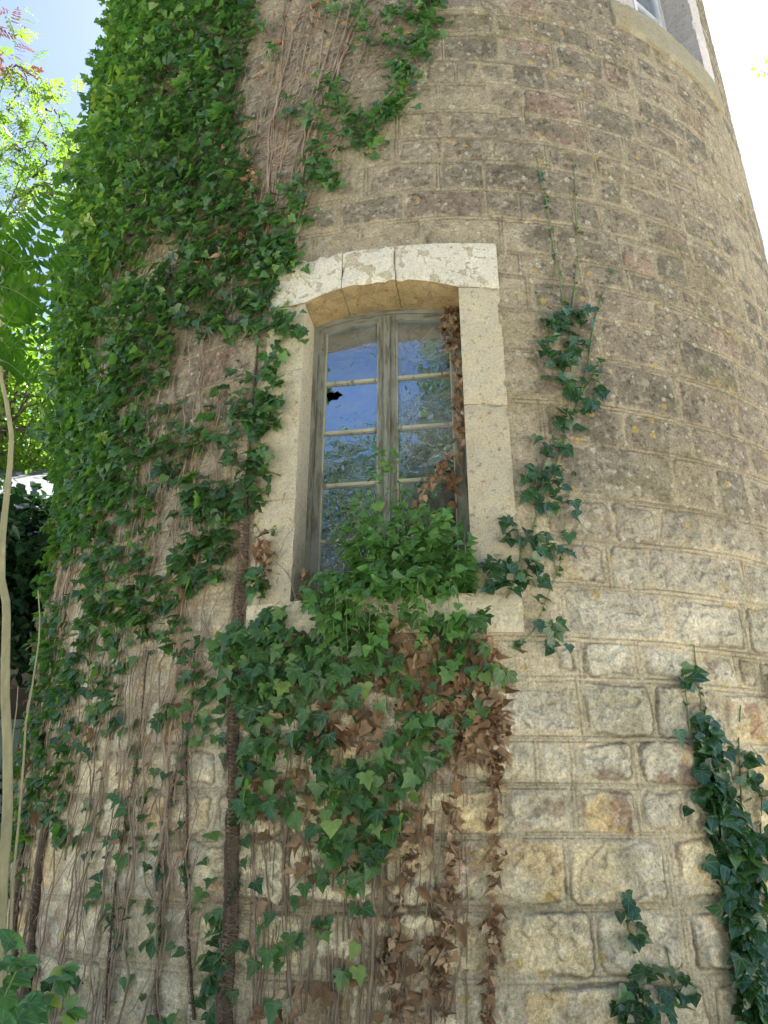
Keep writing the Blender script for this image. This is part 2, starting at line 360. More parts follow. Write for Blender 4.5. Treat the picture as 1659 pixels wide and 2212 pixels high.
def wall_grid(ph, zz, mb):
    PH, ZZ = np.meshgrid(ph, zz, indexing='ij'); h, col, stn = wall_fields(PH, ZZ)
    V = cyl(PH.ravel(), ZZ.ravel(), R+h.ravel()); n, m = PH.shape
    i = (np.arange(n-1)[:, None]*m+np.arange(m-1)[None]); F = np.stack([i, i+m, i+m+1, i+1], -1).reshape(-1, 4)
    pc = (PH[:-1, :-1]+PH[1:, 1:])/2; zc = (ZZ[:-1, :-1]+ZZ[1:, 1:])/2; keep = np.ones(pc.shape, bool)
    for ph0, zb, zt in ((WPHI, 2.70, 5.02), (W2PHI, 7.85, 10.1)):
        keep &= ~((np.abs(np.sin(pc-ph0)*R) < WI+.1) & (np.cos(pc-ph0) > 0) & (zc > zb) & (zc < zt))
    mb.add(V, F[keep.ravel()], np.concatenate([col.reshape(-1, 3), stn.reshape(-1, 1)], 1))
m_wall, n, p, out = newmat('tower_masonry')
c, sep = attr(n)
fn = noise(n, 70, 6, .7); fn2 = noise(n, 240, 3, .6)
cc = mix(n, 1.0, c, ramp(n, [(.28, (.52, .50, .47)), (.5, (1, 1, 1)), (.72, (1.42, 1.38, 1.3))], fn), 'MULTIPLY')
cc = mix(n, 1.0, cc, ramp(n, [(.3, (.7, .69, .67)), (.65, (1.22, 1.2, 1.18))], fn2), 'MULTIPLY')
n.links.new(cc, p.inputs['Base Color']); p.inputs['Roughness'].default_value = .95; p.inputs['Specular IOR Level'].default_value = .15
bump(n, p, math_(n, 'ADD', fn, math_(n, 'MULTIPLY', fn2, .4)), .009, 1)

tower = thing('stone_tower', (CX, CY, 0), 'round stone tower with an arched cream window surround, its left side smothered in ivy', 'tower')
wb = MB()
wall_grid(np.linspace(math.radians(-72), math.radians(66), 1250), np.concatenate([np.arange(0, .6, .03), np.arange(.6, 5.6, .0068), np.arange(5.6, 11.25, .0105)]), wb)
wall_grid(np.linspace(math.radians(66), math.radians(288), 500), np.arange(0, 11.25, .045), wb)
mesh('wall', wb, m_wall, tower)
m_slate = plain('roof_slate', (.05, .055, .065), (.11, .115, .13), 5, .7, .01, 30)
rf = MB(); a = np.linspace(0, 2*math.pi, 65)[:-1]
rings = [(R-.45, 11.2), (R+.08, 11.2), (R+.08, 11.3), (.05, 12.4)]
V = np.concatenate([cyl(a, np.full(64, z), r) for r, z in rings]); F = [[k*64+i, k*64+(i+1) % 64, (k+1)*64+(i+1) % 64, (k+1)*64+i] for k in range(3) for i in range(64)]
rf.add(V, F); mesh('roof', rf, m_slate, tower)  # unseen roof added to shut out daylight, low for a short shadow
m_dark = plain('dark_plaster', (.06, .055, .05), (.12, .11, .1), 3)
inn = MB()
for r_, z_ in (((R-.42), (0.3, 6.2)), ((R-.42), (6.5, 11.1))):
    V = np.concatenate([cyl(a, np.full(64, zz), r_) for zz in z_]); F = [[i, (i+1) % 64, 64+(i+1) % 64, 64+i] for i in range(64)]
    F = [f for i, f in enumerate(F) if not any(abs(math.sin((a[i]+.049)-p_)*R) < .85 and math.cos(a[i]+.049-p_) > 0 for p_ in ([WPHI] if z_[0] < 1 else [W2PHI]))]
    inn.add(V, F)
for z_ in (.3, 6.2, 6.5, 11.1):
    V = np.concatenate([cyl(a, np.full(64, z_), R-.2), [[CX, CY, z_]]]); inn.add(V, [[i, (i+1) % 64, 64] for i in range(64)])
mesh('room_lining', inn, m_dark, tower)

# ------------------------------------------------------------------ windows
def loc2w(ph, s, nn, z):                                   # window frame: s right, nn outwards from the wall tangent plane, z up
    s = np.asarray(s, float); o = outw(ph); t = np.array([math.cos(ph), math.sin(ph), 0])
    base = np.array([CX, CY, 0])+o*R
    return base+np.multiply.outer(s, t)+np.multiply.outer(np.asarray(nn, float)+0*s, o)+np.multiply.outer(np.asarray(z, float)+0*s, [0, 0, 1.])
def surf(s, pr): return np.sqrt((R+pr)**2-np.asarray(s)**2)-R
def block(mb, ph, s0, s1, zlo, zhi, pr=.016, deep=-.30, seed=0, mi_lo=0, ns=None, nz=None, back_top=None):
    """one dressed stone: curved front on the tower's face, straight sides running back to the window"""
    g_ = .0022; s0 += g_; s1 -= g_
    ns = ns or max(4, int((s1-s0)/.03)); f0 = zlo if callable(zlo) else (lambda s: zlo+0*s); f1 = zhi if callable(zhi) else (lambda s: zhi+0*s)
    sm = np.linspace(s0, s1, ns); H = float(np.max(f1(sm)-f0(sm))); nz = nz or max(4, int(H/.03))
    sg, tg = np.meshgrid(sm, np.linspace(0, 1, nz), indexing='ij')
    zz = f0(sg)+g_+(f1(sg)-f0(sg)-2*g_)*tg
    edge = np.minimum(np.minimum(sg-s0, s1-sg), np.minimum(zz-f0(sg)-g_, f1(sg)-g_-zz))
    chip = fbm(sg*9+seed*3, zz*9, 200+seed, 3)
    ru = sstep(.014, 0, edge)*(.003+.022*sstep(.56, .72, chip))
    nn = surf(sg, pr)-ru+.003*(fbm(sg*12, zz*12, 210+seed, 3)-.5)
    V = loc2w(ph, sg.ravel(), nn.ravel(), zz.ravel())
    i = np.arange(ns-1)[:, None]*nz+np.arange(nz-1)[None]; F = np.stack([i, i+nz, i+nz+1, i+1], -1).reshape(-1, 4)
    col = np.tile([rng.random(), .5, .5, 1.], (len(V), 1)); mb.add(V, F, col)
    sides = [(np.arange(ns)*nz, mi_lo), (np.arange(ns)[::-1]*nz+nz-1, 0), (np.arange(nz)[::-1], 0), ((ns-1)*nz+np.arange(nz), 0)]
    for idx, mi in sides:
        fr = V[idx]; sv = sg.ravel()[idx]; zv = zz.ravel()[idx]; k = 7
        rows = [fr]+[loc2w(ph, sv, nn.ravel()[idx]*(1-q)+deep*q, zv) for q in np.linspace(.12, 1, k)]
        VV = np.concatenate(rows); m_ = len(idx); j = np.arange(k)[:, None]*m_+np.arange(m_-1)[None]
        FF = np.stack([j, j+m_, j+m_+1, j+1], -1).reshape(-1, 4); mb.add(VV, FF, np.tile(col[0], (len(VV), 1)), mi)
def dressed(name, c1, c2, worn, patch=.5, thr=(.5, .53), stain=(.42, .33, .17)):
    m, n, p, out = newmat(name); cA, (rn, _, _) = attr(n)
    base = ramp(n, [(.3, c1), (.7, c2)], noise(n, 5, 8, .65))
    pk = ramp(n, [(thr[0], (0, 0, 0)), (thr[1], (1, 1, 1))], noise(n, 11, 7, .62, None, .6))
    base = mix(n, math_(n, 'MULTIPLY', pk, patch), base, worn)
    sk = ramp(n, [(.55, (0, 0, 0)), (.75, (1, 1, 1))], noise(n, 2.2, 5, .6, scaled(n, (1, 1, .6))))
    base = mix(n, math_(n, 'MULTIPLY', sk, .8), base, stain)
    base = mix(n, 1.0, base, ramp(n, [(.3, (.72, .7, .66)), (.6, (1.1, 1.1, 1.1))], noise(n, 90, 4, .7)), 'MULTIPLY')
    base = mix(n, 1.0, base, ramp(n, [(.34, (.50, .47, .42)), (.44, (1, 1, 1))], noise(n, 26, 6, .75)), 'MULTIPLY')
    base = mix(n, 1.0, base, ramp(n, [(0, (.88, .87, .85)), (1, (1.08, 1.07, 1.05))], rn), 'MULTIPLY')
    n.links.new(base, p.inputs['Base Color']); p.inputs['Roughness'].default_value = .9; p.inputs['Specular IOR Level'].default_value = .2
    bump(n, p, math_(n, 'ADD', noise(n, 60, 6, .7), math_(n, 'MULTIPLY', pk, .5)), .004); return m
m_lint = dressed('whitewashed_lintel', (.58, .56, .47), (.68, .66, .57), (.40, .35, .24), .75, (.55, .575), (.52, .46, .30))
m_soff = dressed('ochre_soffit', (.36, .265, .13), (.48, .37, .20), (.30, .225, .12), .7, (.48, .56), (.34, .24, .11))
m_jamb = dressed('jamb_stone', (.46, .41, .29), (.56, .51, .38), (.48, .45, .36), .7, (.50, .56), (.43, .36, .20))
m_sill = dressed('pale_sill', (.62, .56, .42), (.72, .66, .52), (.50, .46, .35), .7, (.52, .56), (.50, .44, .22))
m_dull = dressed('weathered_sill', (.30, .28, .2), (.42, .38, .27), (.36, .34, .27), .6, (.5, .56), (.34, .27, .13))
m_rvl = dressed('grey_reveal', (.50, .47, .46), (.60, .56, .55), (.54, .50, .48), .4, (.5, .6), (.3, .26, .22))

def paint(name, c1, c2, wood, wear=(.50, .60), sc=(1, 1, .12)):
    m, n, p, out = newmat(name); v = scaled(n, sc)
    f = noise(n, 38, 6, .65, v); b = ramp(n, [(.35, c1), (.65, c2)], noise(n, 9, 5))
    k = ramp(n, [(wear[0], (0, 0, 0)), (wear[1], (1, 1, 1))], f)
    n.links.new(mix(n, k, b, wood), p.inputs['Base Color']); p.inputs['Roughness'].default_value = .75
    bump(n, p, math_(n, 'SUBTRACT', 1, k), .002); return m
m_paint = paint('flaking_grey_paint', (.17, .185, .15), (.24, .25, .205), (.125, .11, .08))
m_painth = paint('flaking_grey_paint_rail', (.17, .185, .15), (.24, .25, .205), (.125, .11, .08), (.54, .64), (.12, .12, 1))
m_paint2 = paint('pale_muntin_paint', (.34, .33, .23), (.43, .41, .30), (.17, .15, .10), (.56, .62))
m_white = paint('old_white_paint', (.55, .56, .58), (.68, .69, .70), (.4, .38, .35), (.62, .7))
def glassmat(name, refl, dust, dustcol=(.34, .35, .33)):
    m, n, p, out = newmat(name)
    tr = n.nodes.new('ShaderNodeBsdfTransparent'); tr.inputs[0].default_value = (.62, .64, .62, 1)
    gl = n.nodes.new('ShaderNodeBsdfGlossy'); gl.inputs['Roughness'].default_value = .015; gl.inputs[0].default_value = (.62, .80, 1, 1)
    lw = n.nodes.new('ShaderNodeFresnel'); lw.inputs[0].default_value = 1.52
    fac = math_(n, 'ADD', math_(n, 'MULTIPLY', lw.outputs[0], 2.2), refl, True)
    b = n.nodes.new('ShaderNodeBump'); b.inputs['Distance'].default_value = .005; b.inputs['Strength'].default_value = .5
    n.links.new(noise(n, 7, 2, .5, None, .8), b.inputs['Height']); n.links.new(b.outputs[0], gl.inputs['Normal'])
    ms = n.nodes.new('ShaderNodeMixShader'); n.links.new(fac, ms.inputs[0]); n.links.new(tr.outputs[0], ms.inputs[1]); n.links.new(gl.outputs[0], ms.inputs[2])
    df = n.nodes.new('ShaderNodeBsdfDiffuse'); df.inputs[0].default_value = (*dustcol, 1)
    streak = ramp(n, [(.38, (0, 0, 0)), (.8, (1, 1, 1))], noise(n, 9, 7, .72, scaled(n, (1, 1, 1.8)), 1.2))
    m2 = n.nodes.new('ShaderNodeMixShader'); n.links.new(math_(n, 'ADD', math_(n, 'MULTIPLY', streak, dust), .03), m2.inputs[0])
    n.links.new(ms.outputs[0], m2.inputs[1]); n.links.new(df.outputs[0], m2.inputs[2]); n.links.new(m2.outputs[0], out.inputs[0]); return m
m_glass = glassmat('dusty_old_glass', .42, .33, (.42, .43, .42))
m_glass2 = glassmat('upper_glass', .2, .5, (.5, .5, .52))

def make_window(ph, zsill, zspring, rise, ztop, zbot, mats, wmat, wmat2, gmat, first=False, cols=5, jj=((4.30, 3.42), (3.95,)), tj=(-.25, .10)):
    A = lambda s: arch(s, zspring, rise, WI)
    lm, jm, sm, rv = mats
    L = MB(); ss = [-WO]+list(tj)+[WO]
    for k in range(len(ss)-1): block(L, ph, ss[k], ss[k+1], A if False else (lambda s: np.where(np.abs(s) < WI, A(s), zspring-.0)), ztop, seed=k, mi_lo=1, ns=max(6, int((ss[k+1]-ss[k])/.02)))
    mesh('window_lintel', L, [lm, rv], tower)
    for side in (-1, 1):
        J = MB(); zs = [zsill]+sorted(jj[0 if side < 0 else 1])+[zspring]
        for k in range(len(zs)-1):
            a_, b_ = (WI, WO) if side > 0 else (-WO, -WI)
            block(J, ph, a_, b_, zs[k], zs[k+1], seed=10+k+side, pr=.013)
        mesh('window_jamb', J, [jm], tower)
    Q = MB(); block(Q, ph, -WO, WO, zbot, zsill, seed=31, pr=.03, ns=40); mesh('window_sill', Q, [sm], tower)
    # fixed frame
    def plank(mb, s0, s1, z0, z1, n0, n1, mi=0):                # z0,z1 may follow the arch
        f0 = z0 if callable(z0) else (lambda s: z0+0*s); f1 = z1 if callable(z1) else (lambda s: z1+0*s)
        k = 9 if callable(z0) or callable(z1) else 2; s = np.linspace(s0, s1, k)
        V = np.concatenate([loc2w(ph, s, nn, f(s)) for nn in (n0, n1) for f in (f0, f1)])
        F = []
        for i in range(k-1):
            a, b, c, d = i, i+k, i+2*k, i+3*k                    # n0 lo, n0 hi, n1 lo, n1 hi
            F += [[a, a+1, b+1, b], [c, d, d+1, c+1], [a, c, c+1, a+1], [b, b+1, d+1, d]]
        F += [[0, k, 3*k, 2*k], [k-1, 3*k-1, 4*k-1, 2*k-1]]
        mb.add(V, F, None, mi)
    D = -.30; fr = MB(); fw = .030
    plank(fr, -WI-.02, -WI+fw, zsill-.02, zspring+.02, D-.05, D+.012); plank(fr, WI-fw, WI+.02, zsill-.02, zspring+.02, D-.05, D+.012)
    plank(fr, -WI-.01, WI+.01, lambda s: A(s)-fw, lambda s: A(s)+.03, D-.05, D+.014, 1); plank(fr, -WI, WI, zsill-.02, zsill+.035, D-.05, D+.02, 1)
    win = mesh('window', fr, [wmat, m_painth if wmat is m_paint else wmat], tower, smooth=False)
    zb = zsill+.035; s_out = WI-fw-.001; st_w = .046
    top0 = zspring-fw
    mz = np.linspace(zb+.05, top0-.045, cols+1)
    for side in (-1, 1):
        sa = MB(); i0, i1 = .012, s_out
        X = lambda a, b: (a, b) if side > 0 else (-b, -a)
        plank(sa, *X(i0, i0+st_w), zb, lambda s: A(s)-fw-.001, D-.04, D+.004); plank(sa, *X(i1-st_w, i1), zb, lambda s: A(s)-fw-.001, D-.04, D+.004)
        plank(sa, *X(i0+st_w, i1-st_w), zb, zb+.055, D-.04, D+.002, 2); plank(sa, *X(i0+st_w, i1-st_w), lambda s: A(s)-fw-.05, lambda s: A(s)-fw-.002, D-.04, D+.002, 2)
        for q in mz[1:-1]: plank(sa, *X(i0+st_w+.0005, i1-st_w-.0005), q-.010, q+.010, D-.034, D-.001, 1)
        plank(sa, *X(i0+st_w+.0005, i0+st_w+.009), zb+.0555, lambda s: A(s)-fw-.052, D-.03, D-.003, 1); plank(sa, *X(i1-st_w-.009, i1-st_w-.0005), zb+.0555, lambda s: A(s)-fw-.052, D-.03, D-.003, 1)
        mesh('sash', sa, [wmat, wmat2, m_painth if wmat is m_paint else wmat], win, smooth=False)
        for q in range(cols):
            a0, a1 = X(i0+st_w, i1-st_w); z0 = mz[q]; z1 = mz[q+1] if q < cols-1 else None
            P = MB(); tilt = rng.normal(0, .0022, 2)
            fz = (lambda s: A(s)-fw-.05) if z1 is None else (lambda s, z1=z1: z1+0*s)
            if first and side < 0 and q == cols-2:              # the broken pane: a jagged hole near its upper left
                hc = np.array([a0+.065, z1-.085]); an = np.linspace(0, 2*math.pi, 12)[:-1]
                hr = np.array([.075, .05, .06, .033, .066, .085, .06, .08, .05, .062, .045])*.85
                H_ = np.stack([hc[0]+hr*np.cos(an)*.95, hc[1]+hr*np.sin(an)*.75], -1); H_[:, 0] = np.maximum(H_[:, 0], a0+.002)
                # outer rectangle sampled at the same angles
                O = []
                for t_ in an:
                    dx, dz = math.cos(t_), math.sin(t_); kx = ((a1-hc[0])/dx if dx > 1e-6 else (a0-hc[0])/dx if dx < -1e-6 else 1e9); kz = ((z1-hc[1])/dz if dz > 1e-6 else (z0-hc[1])/dz if dz < -1e-6 else 1e9)
                    kk = min(kx, kz); O.append([hc[0]+kk*dx, hc[1]+kk*dz])
                # the rectangle's corners are put on the nearest samples
                O = np.array(O)
                for cx_, cz_ in ((a0, z0), (a1, z0), (a1, z1), (a0, z1)):
                    O[np.argmin(((O-[cx_, cz_])**2).sum(1))] = (cx_, cz_)
                al = np.concatenate([H_, O]); V = loc2w(ph, al[:, 0], D-.02+tilt[0]*(al[:, 0]-a0), al[:, 1]); m_ = len(an)
                P.add(V, [[i, (i+1) % m_, m_+(i+1) % m_, m_+i] for i in range(m_)])
            else:
                s = np.linspace(a0, a1, 8); V = np.concatenate([loc2w(ph, s, D-.02+tilt[0]*np.linspace(-1, 1, 8), z0), loc2w(ph, s, D-.02+tilt[0]*np.linspace(-1, 1, 8)+tilt[1], fz(s))])
                P.add(V, [[i, i+1, i+9, i+8] for i in range(7)])
            po = mesh('pane', P, [gmat], win)
            if first and side < 0 and q == cols-2: po['label'] = 'broken pane with a jagged dark hole'
    bt = MB(); plank(bt, -.020, .020, zb, lambda s: A(s)-fw-.02, D+.0045, D+.026); mesh('center_batten', bt, [wmat], win, smooth=False)
    return win
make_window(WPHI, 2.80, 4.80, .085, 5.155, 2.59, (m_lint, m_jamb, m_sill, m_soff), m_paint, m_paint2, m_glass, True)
make_window(W2PHI, 7.98, 9.9, .085, 10.25, 7.65, (m_jamb, m_rvl, m_dull, m_jamb), m_white, m_white, m_glass2, jj=((8.9,), (8.55, 9.2)), cols=4)

# grey corner of a stone hood at the far right edge
HB = MB(); ph0, _ = bp(1676, 1500)
for k_, (z0, z1, s0, s1, pr) in enumerate(((1.9, 2.42, -.09, .35, .10), (2.42, 2.455, -.07, .35, .08))): block(HB, ph0, s0, s1, z0, z1, pr=pr, deep=-.02, seed=41+k_)
mesh('corbel', HB, [m_dull], tower)

# ------------------------------------------------------------------ climbing stems
def climb(mb, phi0, z0, z1, r0, r1, drift=0, wob=.012, off=.020, step=.045, k=5, seed=None):
    n = max(4, int(abs(z1-z0)/step)); zz = np.linspace(z0, z1, n); x = np.cumsum(rng.normal(0, wob, n)); x = x-np.linspace(0, x[-1], n)*.6
    ph = phi0+(x+drift*(zz-z0))/R+.006*np.sin(zz*rng.uniform(8, 16)+rng.random()*6)/R*3
    o = off+.008*np.abs(np.sin(zz*5+rng.random()*6)); P = cyl(ph, zz, R)+outw(ph)*o[:, None]
    mb.tube(P, np.linspace(r0, r1, n), k, rng.random(), ref=outw(ph)); return ph, zz
def pix_stem(mb, pts, r0, r1, off=.012, wob=.006, k=5, step=.03, rnd=None):
    q = np.array([bp(u, v) for u, v in pts]); q[:, 0] *= R
    d = np.concatenate([[0], np.cumsum(np.hypot(*np.diff(q, axis=0).T))]); n = max(5, int(d[-1]/step)); t = np.linspace(0, d[-1], n)
    x = np.interp(t, d, q[:, 0]); z = np.interp(t, d, q[:, 1])
    ker = np.ones(5)/5; xs = np.convolve(np.pad(x, 2, 'edge'), ker, 'valid'); zs = np.convolve(np.pad(z, 2, 'edge'), ker, 'valid')
    xs = xs+np.cumsum(rng.normal(0, wob, n))*.4+wob*1.0*np.sin(t*11+rng.random()*6); ph = xs/R
    P = cyl(ph, zs, R)+outw(ph)*(off+.006*np.sin(t*9+rng.random()*6))[:, None]
    mb.tube(P, np.linspace(r0, r1, n), k, rng.random() if rnd is None else rnd, ref=outw(ph), rough=.22 if k > 7 else 0); return ph, zs
def rootlets(mb, ph, zz, n, r=.0012, l=.05, off=.012):
    idx = rng.integers(0, len(ph), n)
    for i in idx:
        a = rng.choice([-1, 1])*rng.uniform(.1, 1.6); L_ = l*rng.uniform(.3, 1.2); t = np.linspace(0, 1, 5)
        p_ = ph[i]+np.sin(a)*L_*t/R+rng.normal(0, .0006, 5); z_ = zz[i]-np.cos(a)*L_*t*rng.choice([1, 1, 1, -1])
        P = cyl(p_, z_, R)+outw(p_)*(off*(1-t*.6)+.004)[:, None]; mb.tube(P, np.linspace(r, r*.4, 5), 3, rng.random(), ref=outw(p_))
def sample(n, ph0, ph1, z0, z1):
    ph = rng.uniform(ph0, ph1, n); z = rng.uniform(z0, z1, n); u, v = proj(cyl(ph, z, R+.05)); return ph, z, u, v

# ------------------------------------------------------------------ the great ivy on the left
base = cyl(math.radians(-22), 0, R+.05)
ivy = thing('ivy', base, 'great green ivy smothering the left half of the tower from the ground to the top', 'ivy')
sm = MB()
LB = [(2212, -5), (1950, 10), (1400, 100)]
# many thin climbers, mostly left of the window
for k in range(90):
    ph = math.radians(rng.uniform(-84, -24.5)); top = rng.uniform(2.6, 10.8) if rng.random() < .75 else rng.uniform(1.4, 3)
    r_ = rng.choice([.0032, .0046, .0066, .010], p=[.30, .42, .21, .07])
    a, b = climb(sm, ph, rng.choice([0., .3, rng.uniform(.5, 2.2)]), top, r_, .0025, drift=rng.normal(.035, .05), wob=.009)
    for q in range(rng.integers(1, 5)):
        i = rng.integers(0, len(a)-1); climb(sm, a[i], b[i], b[i]+rng.uniform(.25, 1.1), r_*.6, .0012, drift=rng.normal(.05, .28), wob=.008, step=.035, k=4)
    if r_ > .005 and top > 2: rootlets(sm, a, b, int(5*top), .0014, .07)
for k in range(130):                                        # short fine crossing shoots low down
    ph = math.radians(rng.uniform(-72, -24)); z_ = rng.uniform(.8, 3.4)
    climb(sm, ph, z_, z_+rng.uniform(.25, .9), .0034, .0015, drift=rng.normal(.1, .4), wob=.009, step=.03, k=3)
# woody branches on the bare wall above and left of the window
for k in range(20):
    t = rng.random(); u0 = 520+190*t+rng.normal(0, 15); v0 = 600-190*t+rng.normal(0, 40); u1 = 540+400*t**.9+rng.normal(0, 18); um = (u0+u1)/2+rng.normal(-12, 16)
    r_ = rng.choice([.0035, .006, .009])
    a, b = pix_stem(sm, [(u0, v0), (um, v0*.5), (u1, -20), (u1+25, -180)], r_*1.1, r_*.7, wob=.008)
    for q in range(15):                                       # side shoots, nearly across
        i = rng.integers(3, len(a)-3); s_ = rng.choice([-1, 1], p=[.25, .75]); L_ = rng.uniform(.08, .32); t_ = np.linspace(0, 1, 8)
        p_ = a[i]+s_*L_*t_/R*.9+np.cumsum(rng.normal(0, .0007, 8)); z_ = b[i]+L_*t_*rng.uniform(.1, 1.1)
        sm.tube(cyl(p_, z_, R)+outw(p_)*.01, np.linspace(.004, .0012, 8), 3, rng.random(), ref=outw(p_))
mesh('stems', sm, m_stem, ivy)
tk = MB()
path = [(486, 2330), (488, 2212), (492, 2050), (500, 1900), (505, 1750), (512, 1600), (513, 1480), (516, 1380), (522, 1280), (530, 1180), (536, 1120)]
a, b = pix_stem(tk, path, .029, .018, off=.026, wob=.004, k=14, step=.02, rnd=.3)
climb(tk, a[0], b[0], 0, .029, .04, wob=.002, off=.03, k=10); ar = MB(); rootlets(ar, a, b, 2400, .0016, .045, .050); rootlets(ar, a, b, 1100, .0016, .10, .03)
a, b = pix_stem(tk, [(534, 1120), (543, 950), (556, 800), (566, 680), (572, 600)], .012, .007, off=.02, wob=.003, k=7); rootlets(tk, a, b, 150, .0014, .05, .02)
for pth, r_ in (([(60, 2212), (80, 1980), (100, 1820), (118, 1700)], .03), ([(20, 2212), (48, 1900), (80, 1650)], .018), ([(235, 2212), (255, 1900), (300, 1650), (330, 1400)], .0065), ([(425, 2212), (410, 1900), (415, 1600), (430, 1400)], .0075), ([(345, 2212), (352, 1950), (362, 1800), (395, 1600)], .007)):
    a, b = pix_stem(tk, pth, r_, r_*.7, off=.02, wob=.004, k=8, rnd=.4); rootlets(ar, a, b, 420, .0016, .05, .034)
tr_o = mesh('trunk', tk, m_trunk, ivy); tr_o['label'] = 'dark shaggy trunk beside the left jamb'

mesh('aerial_roots', ar, m_stem, ivy)
def bnd(v, pts): pts = np.array(pts, float); return np.interp(v, pts[:, 0], pts[:, 1])
def ivy_density(u, v, x, z):
    rb = bnd(v, [(-400, 640), (0, 560), (100, 535), (200, 512), (300, 545), (430, 545), (500, 590), (560, 655), (600, 600), (650, 585), (700, 600), (760, 612), (830, 585), (900, 596), (960, 572), (1010, 586), (1090, 560), (1130, 505), (1200, 492), (1300, 502), (1380, 480), (1450, 450), (2300, 520)])
    d = sstep(12, -20, u-rb)*bnd(v, [(0, 1), (900, .95), (1000, .85), (1100, .72), (1250, .55), (1330, .42), (1420, .28), (1500, .15), (1700, .08), (2300, .045)])
    rim = bnd(v, [(1200, 300), (1400, 190), (1500, 160), (1700, 135), (1900, 130), (2212, 135)]); d = np.maximum(d, np.where((v > 1100), .42*sstep(20, -20, u-rim), 0))
    col = np.exp(-((u-bnd(v, [(1400, 450), (1800, 500), (2212, 455)]))/26)**2)*.42*(v > 1400); d = np.maximum(d, col)
    d = np.maximum(d, .30*((u > 190) & (u < 450) & (v > 1250) & (v < 1560)))
    n1 = fbm(x*2.1, z*2.1, 400, 4); d = d*np.where(v < 700, sstep(.235, .40, n1), np.where(v < 1000, sstep(.29, .46, n1), sstep(.36, .54, n1)*1.15))
    hole = np.exp(-(((u-335)/38)**2+((v-880)/95)**2)); hole += .8*np.exp(-(((u-490)/40)**2+((v-640)/60)**2))+.8*np.exp(-(((u-290)/70)**2+((v-1130)/60)**2)*1.0)
    return d*(1-.85*np.clip(hole, 0, 1))
fo = MB(); dl = MB()
ph, z, u, v = sample(72000, math.radians(-100), math.radians(-5), .6, 10.9)
d = ivy_density(u, v, ph*R, z)*np.where((ph < math.radians(-61)) & (z < 4.2), .15, 1)
keep = rng.random(len(ph)) < d*np.where(z > 4, .66, .86); ph, z, u, v, d = ph[keep], z[keep], u[keep], v[keep], d[keep]
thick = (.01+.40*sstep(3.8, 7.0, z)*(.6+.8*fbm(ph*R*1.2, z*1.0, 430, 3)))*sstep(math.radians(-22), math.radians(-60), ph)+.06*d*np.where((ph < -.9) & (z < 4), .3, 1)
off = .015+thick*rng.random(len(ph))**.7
Ls = rng.uniform(.034, .108, len(ph))*np.where(v > 1350, .92, 1.0)
young = rng.random(len(ph))**1.4
wall_leaves(fo, ph, z, off, Ls, rnd=np.clip(.05+.95*young*(.55+.6*(off/thick.max()))+rng.normal(0, .1, len(ph))+.16*((ph < -.78) & (z > 3.5)), 0, 1), up=.7, wild=.42)  # upper-left leaves get a brighter tone, backlight put into the colour
# leafy spurs standing out from the mass
for k in range(420):
    p0 = math.radians(rng.uniform(-96, -24)); z0 = rng.uniform(2.7, 10.9); uu, vv = proj(cyl(p0, z0, R)); 
    if ivy_density(np.array(uu), np.array(vv), p0*R, np.array(z0)) < .45: continue
    th = (.03+.34*float(sstep(3.8, 7.0, z0)))*float(sstep(math.radians(-22), math.radians(-60), p0))
    n_ = 9; t = np.linspace(0, 1, n_); L_ = rng.uniform(.06, .12+.14*float(sstep(3.5, 6, z0))); o = outw(p0); tan = np.array([math.cos(p0), math.sin(p0), 0])
    dirv = unit(o*1.0+tan*rng.normal(0, .5)+np.array([0, 0, rng.uniform(-.2, .8)])); P = cyl(p0, z0, R)+o*th+dirv*L_*t[:, None]+np.array([0, 0, -1.])*.25*L_*(t**2)[:, None]
    sm2 = P[rng.integers(1, n_, 12)]+rng.normal(0, .012, (12, 3)); N = unit(np.array([0, 0, .9])+o*.6+rng.normal(0, .35, (12, 3))); T = unit(dirv+rng.normal(0, .7, (12, 3)))
    leaves(fo, [T3, TH, T5][k % 3], sm2, N, T, rng.uniform(.04, .075, 12), np.clip(rng.normal(.65, .18, 12), 0, 1))
for k in range(95):                                          # sprays breaking the outline on the far left
    p0 = math.radians(rng.uniform(-78, -58)); z0 = rng.uniform(4.6, 10.8)**1.0; th = .05+.38*float(sstep(3.8, 7.0, z0)); o = outw(p0); L_ = rng.uniform(.10, .42)*rng.choice([1, 1, .6])
    dirv = unit(o+np.array([-.7, -.2, rng.uniform(-.3, .9)])); n_ = 12; t = np.linspace(0, 1, n_)[:, None]; P = cyl(p0, z0, R)+o*th*.7+dirv*L_*t+np.array([0, 0, -.3])*L_*t**2
    cnt = int(10+40*L_); i = rng.integers(0, n_, cnt); B = P[i]+rng.normal(0, .022, (cnt, 3)); N = unit(np.array([-.2, -.7, .5])+rng.normal(0, .5, (cnt, 3))); T = unit(dirv*.4+np.array([0, 0, -.8])+rng.normal(0, .5, (cnt, 3)))
    leaves(fo, [T3, TH, T5][k % 3], B, N, T, rng.uniform(.05, .095, cnt), np.clip(rng.normal(.6, .2, cnt), 0, 1))
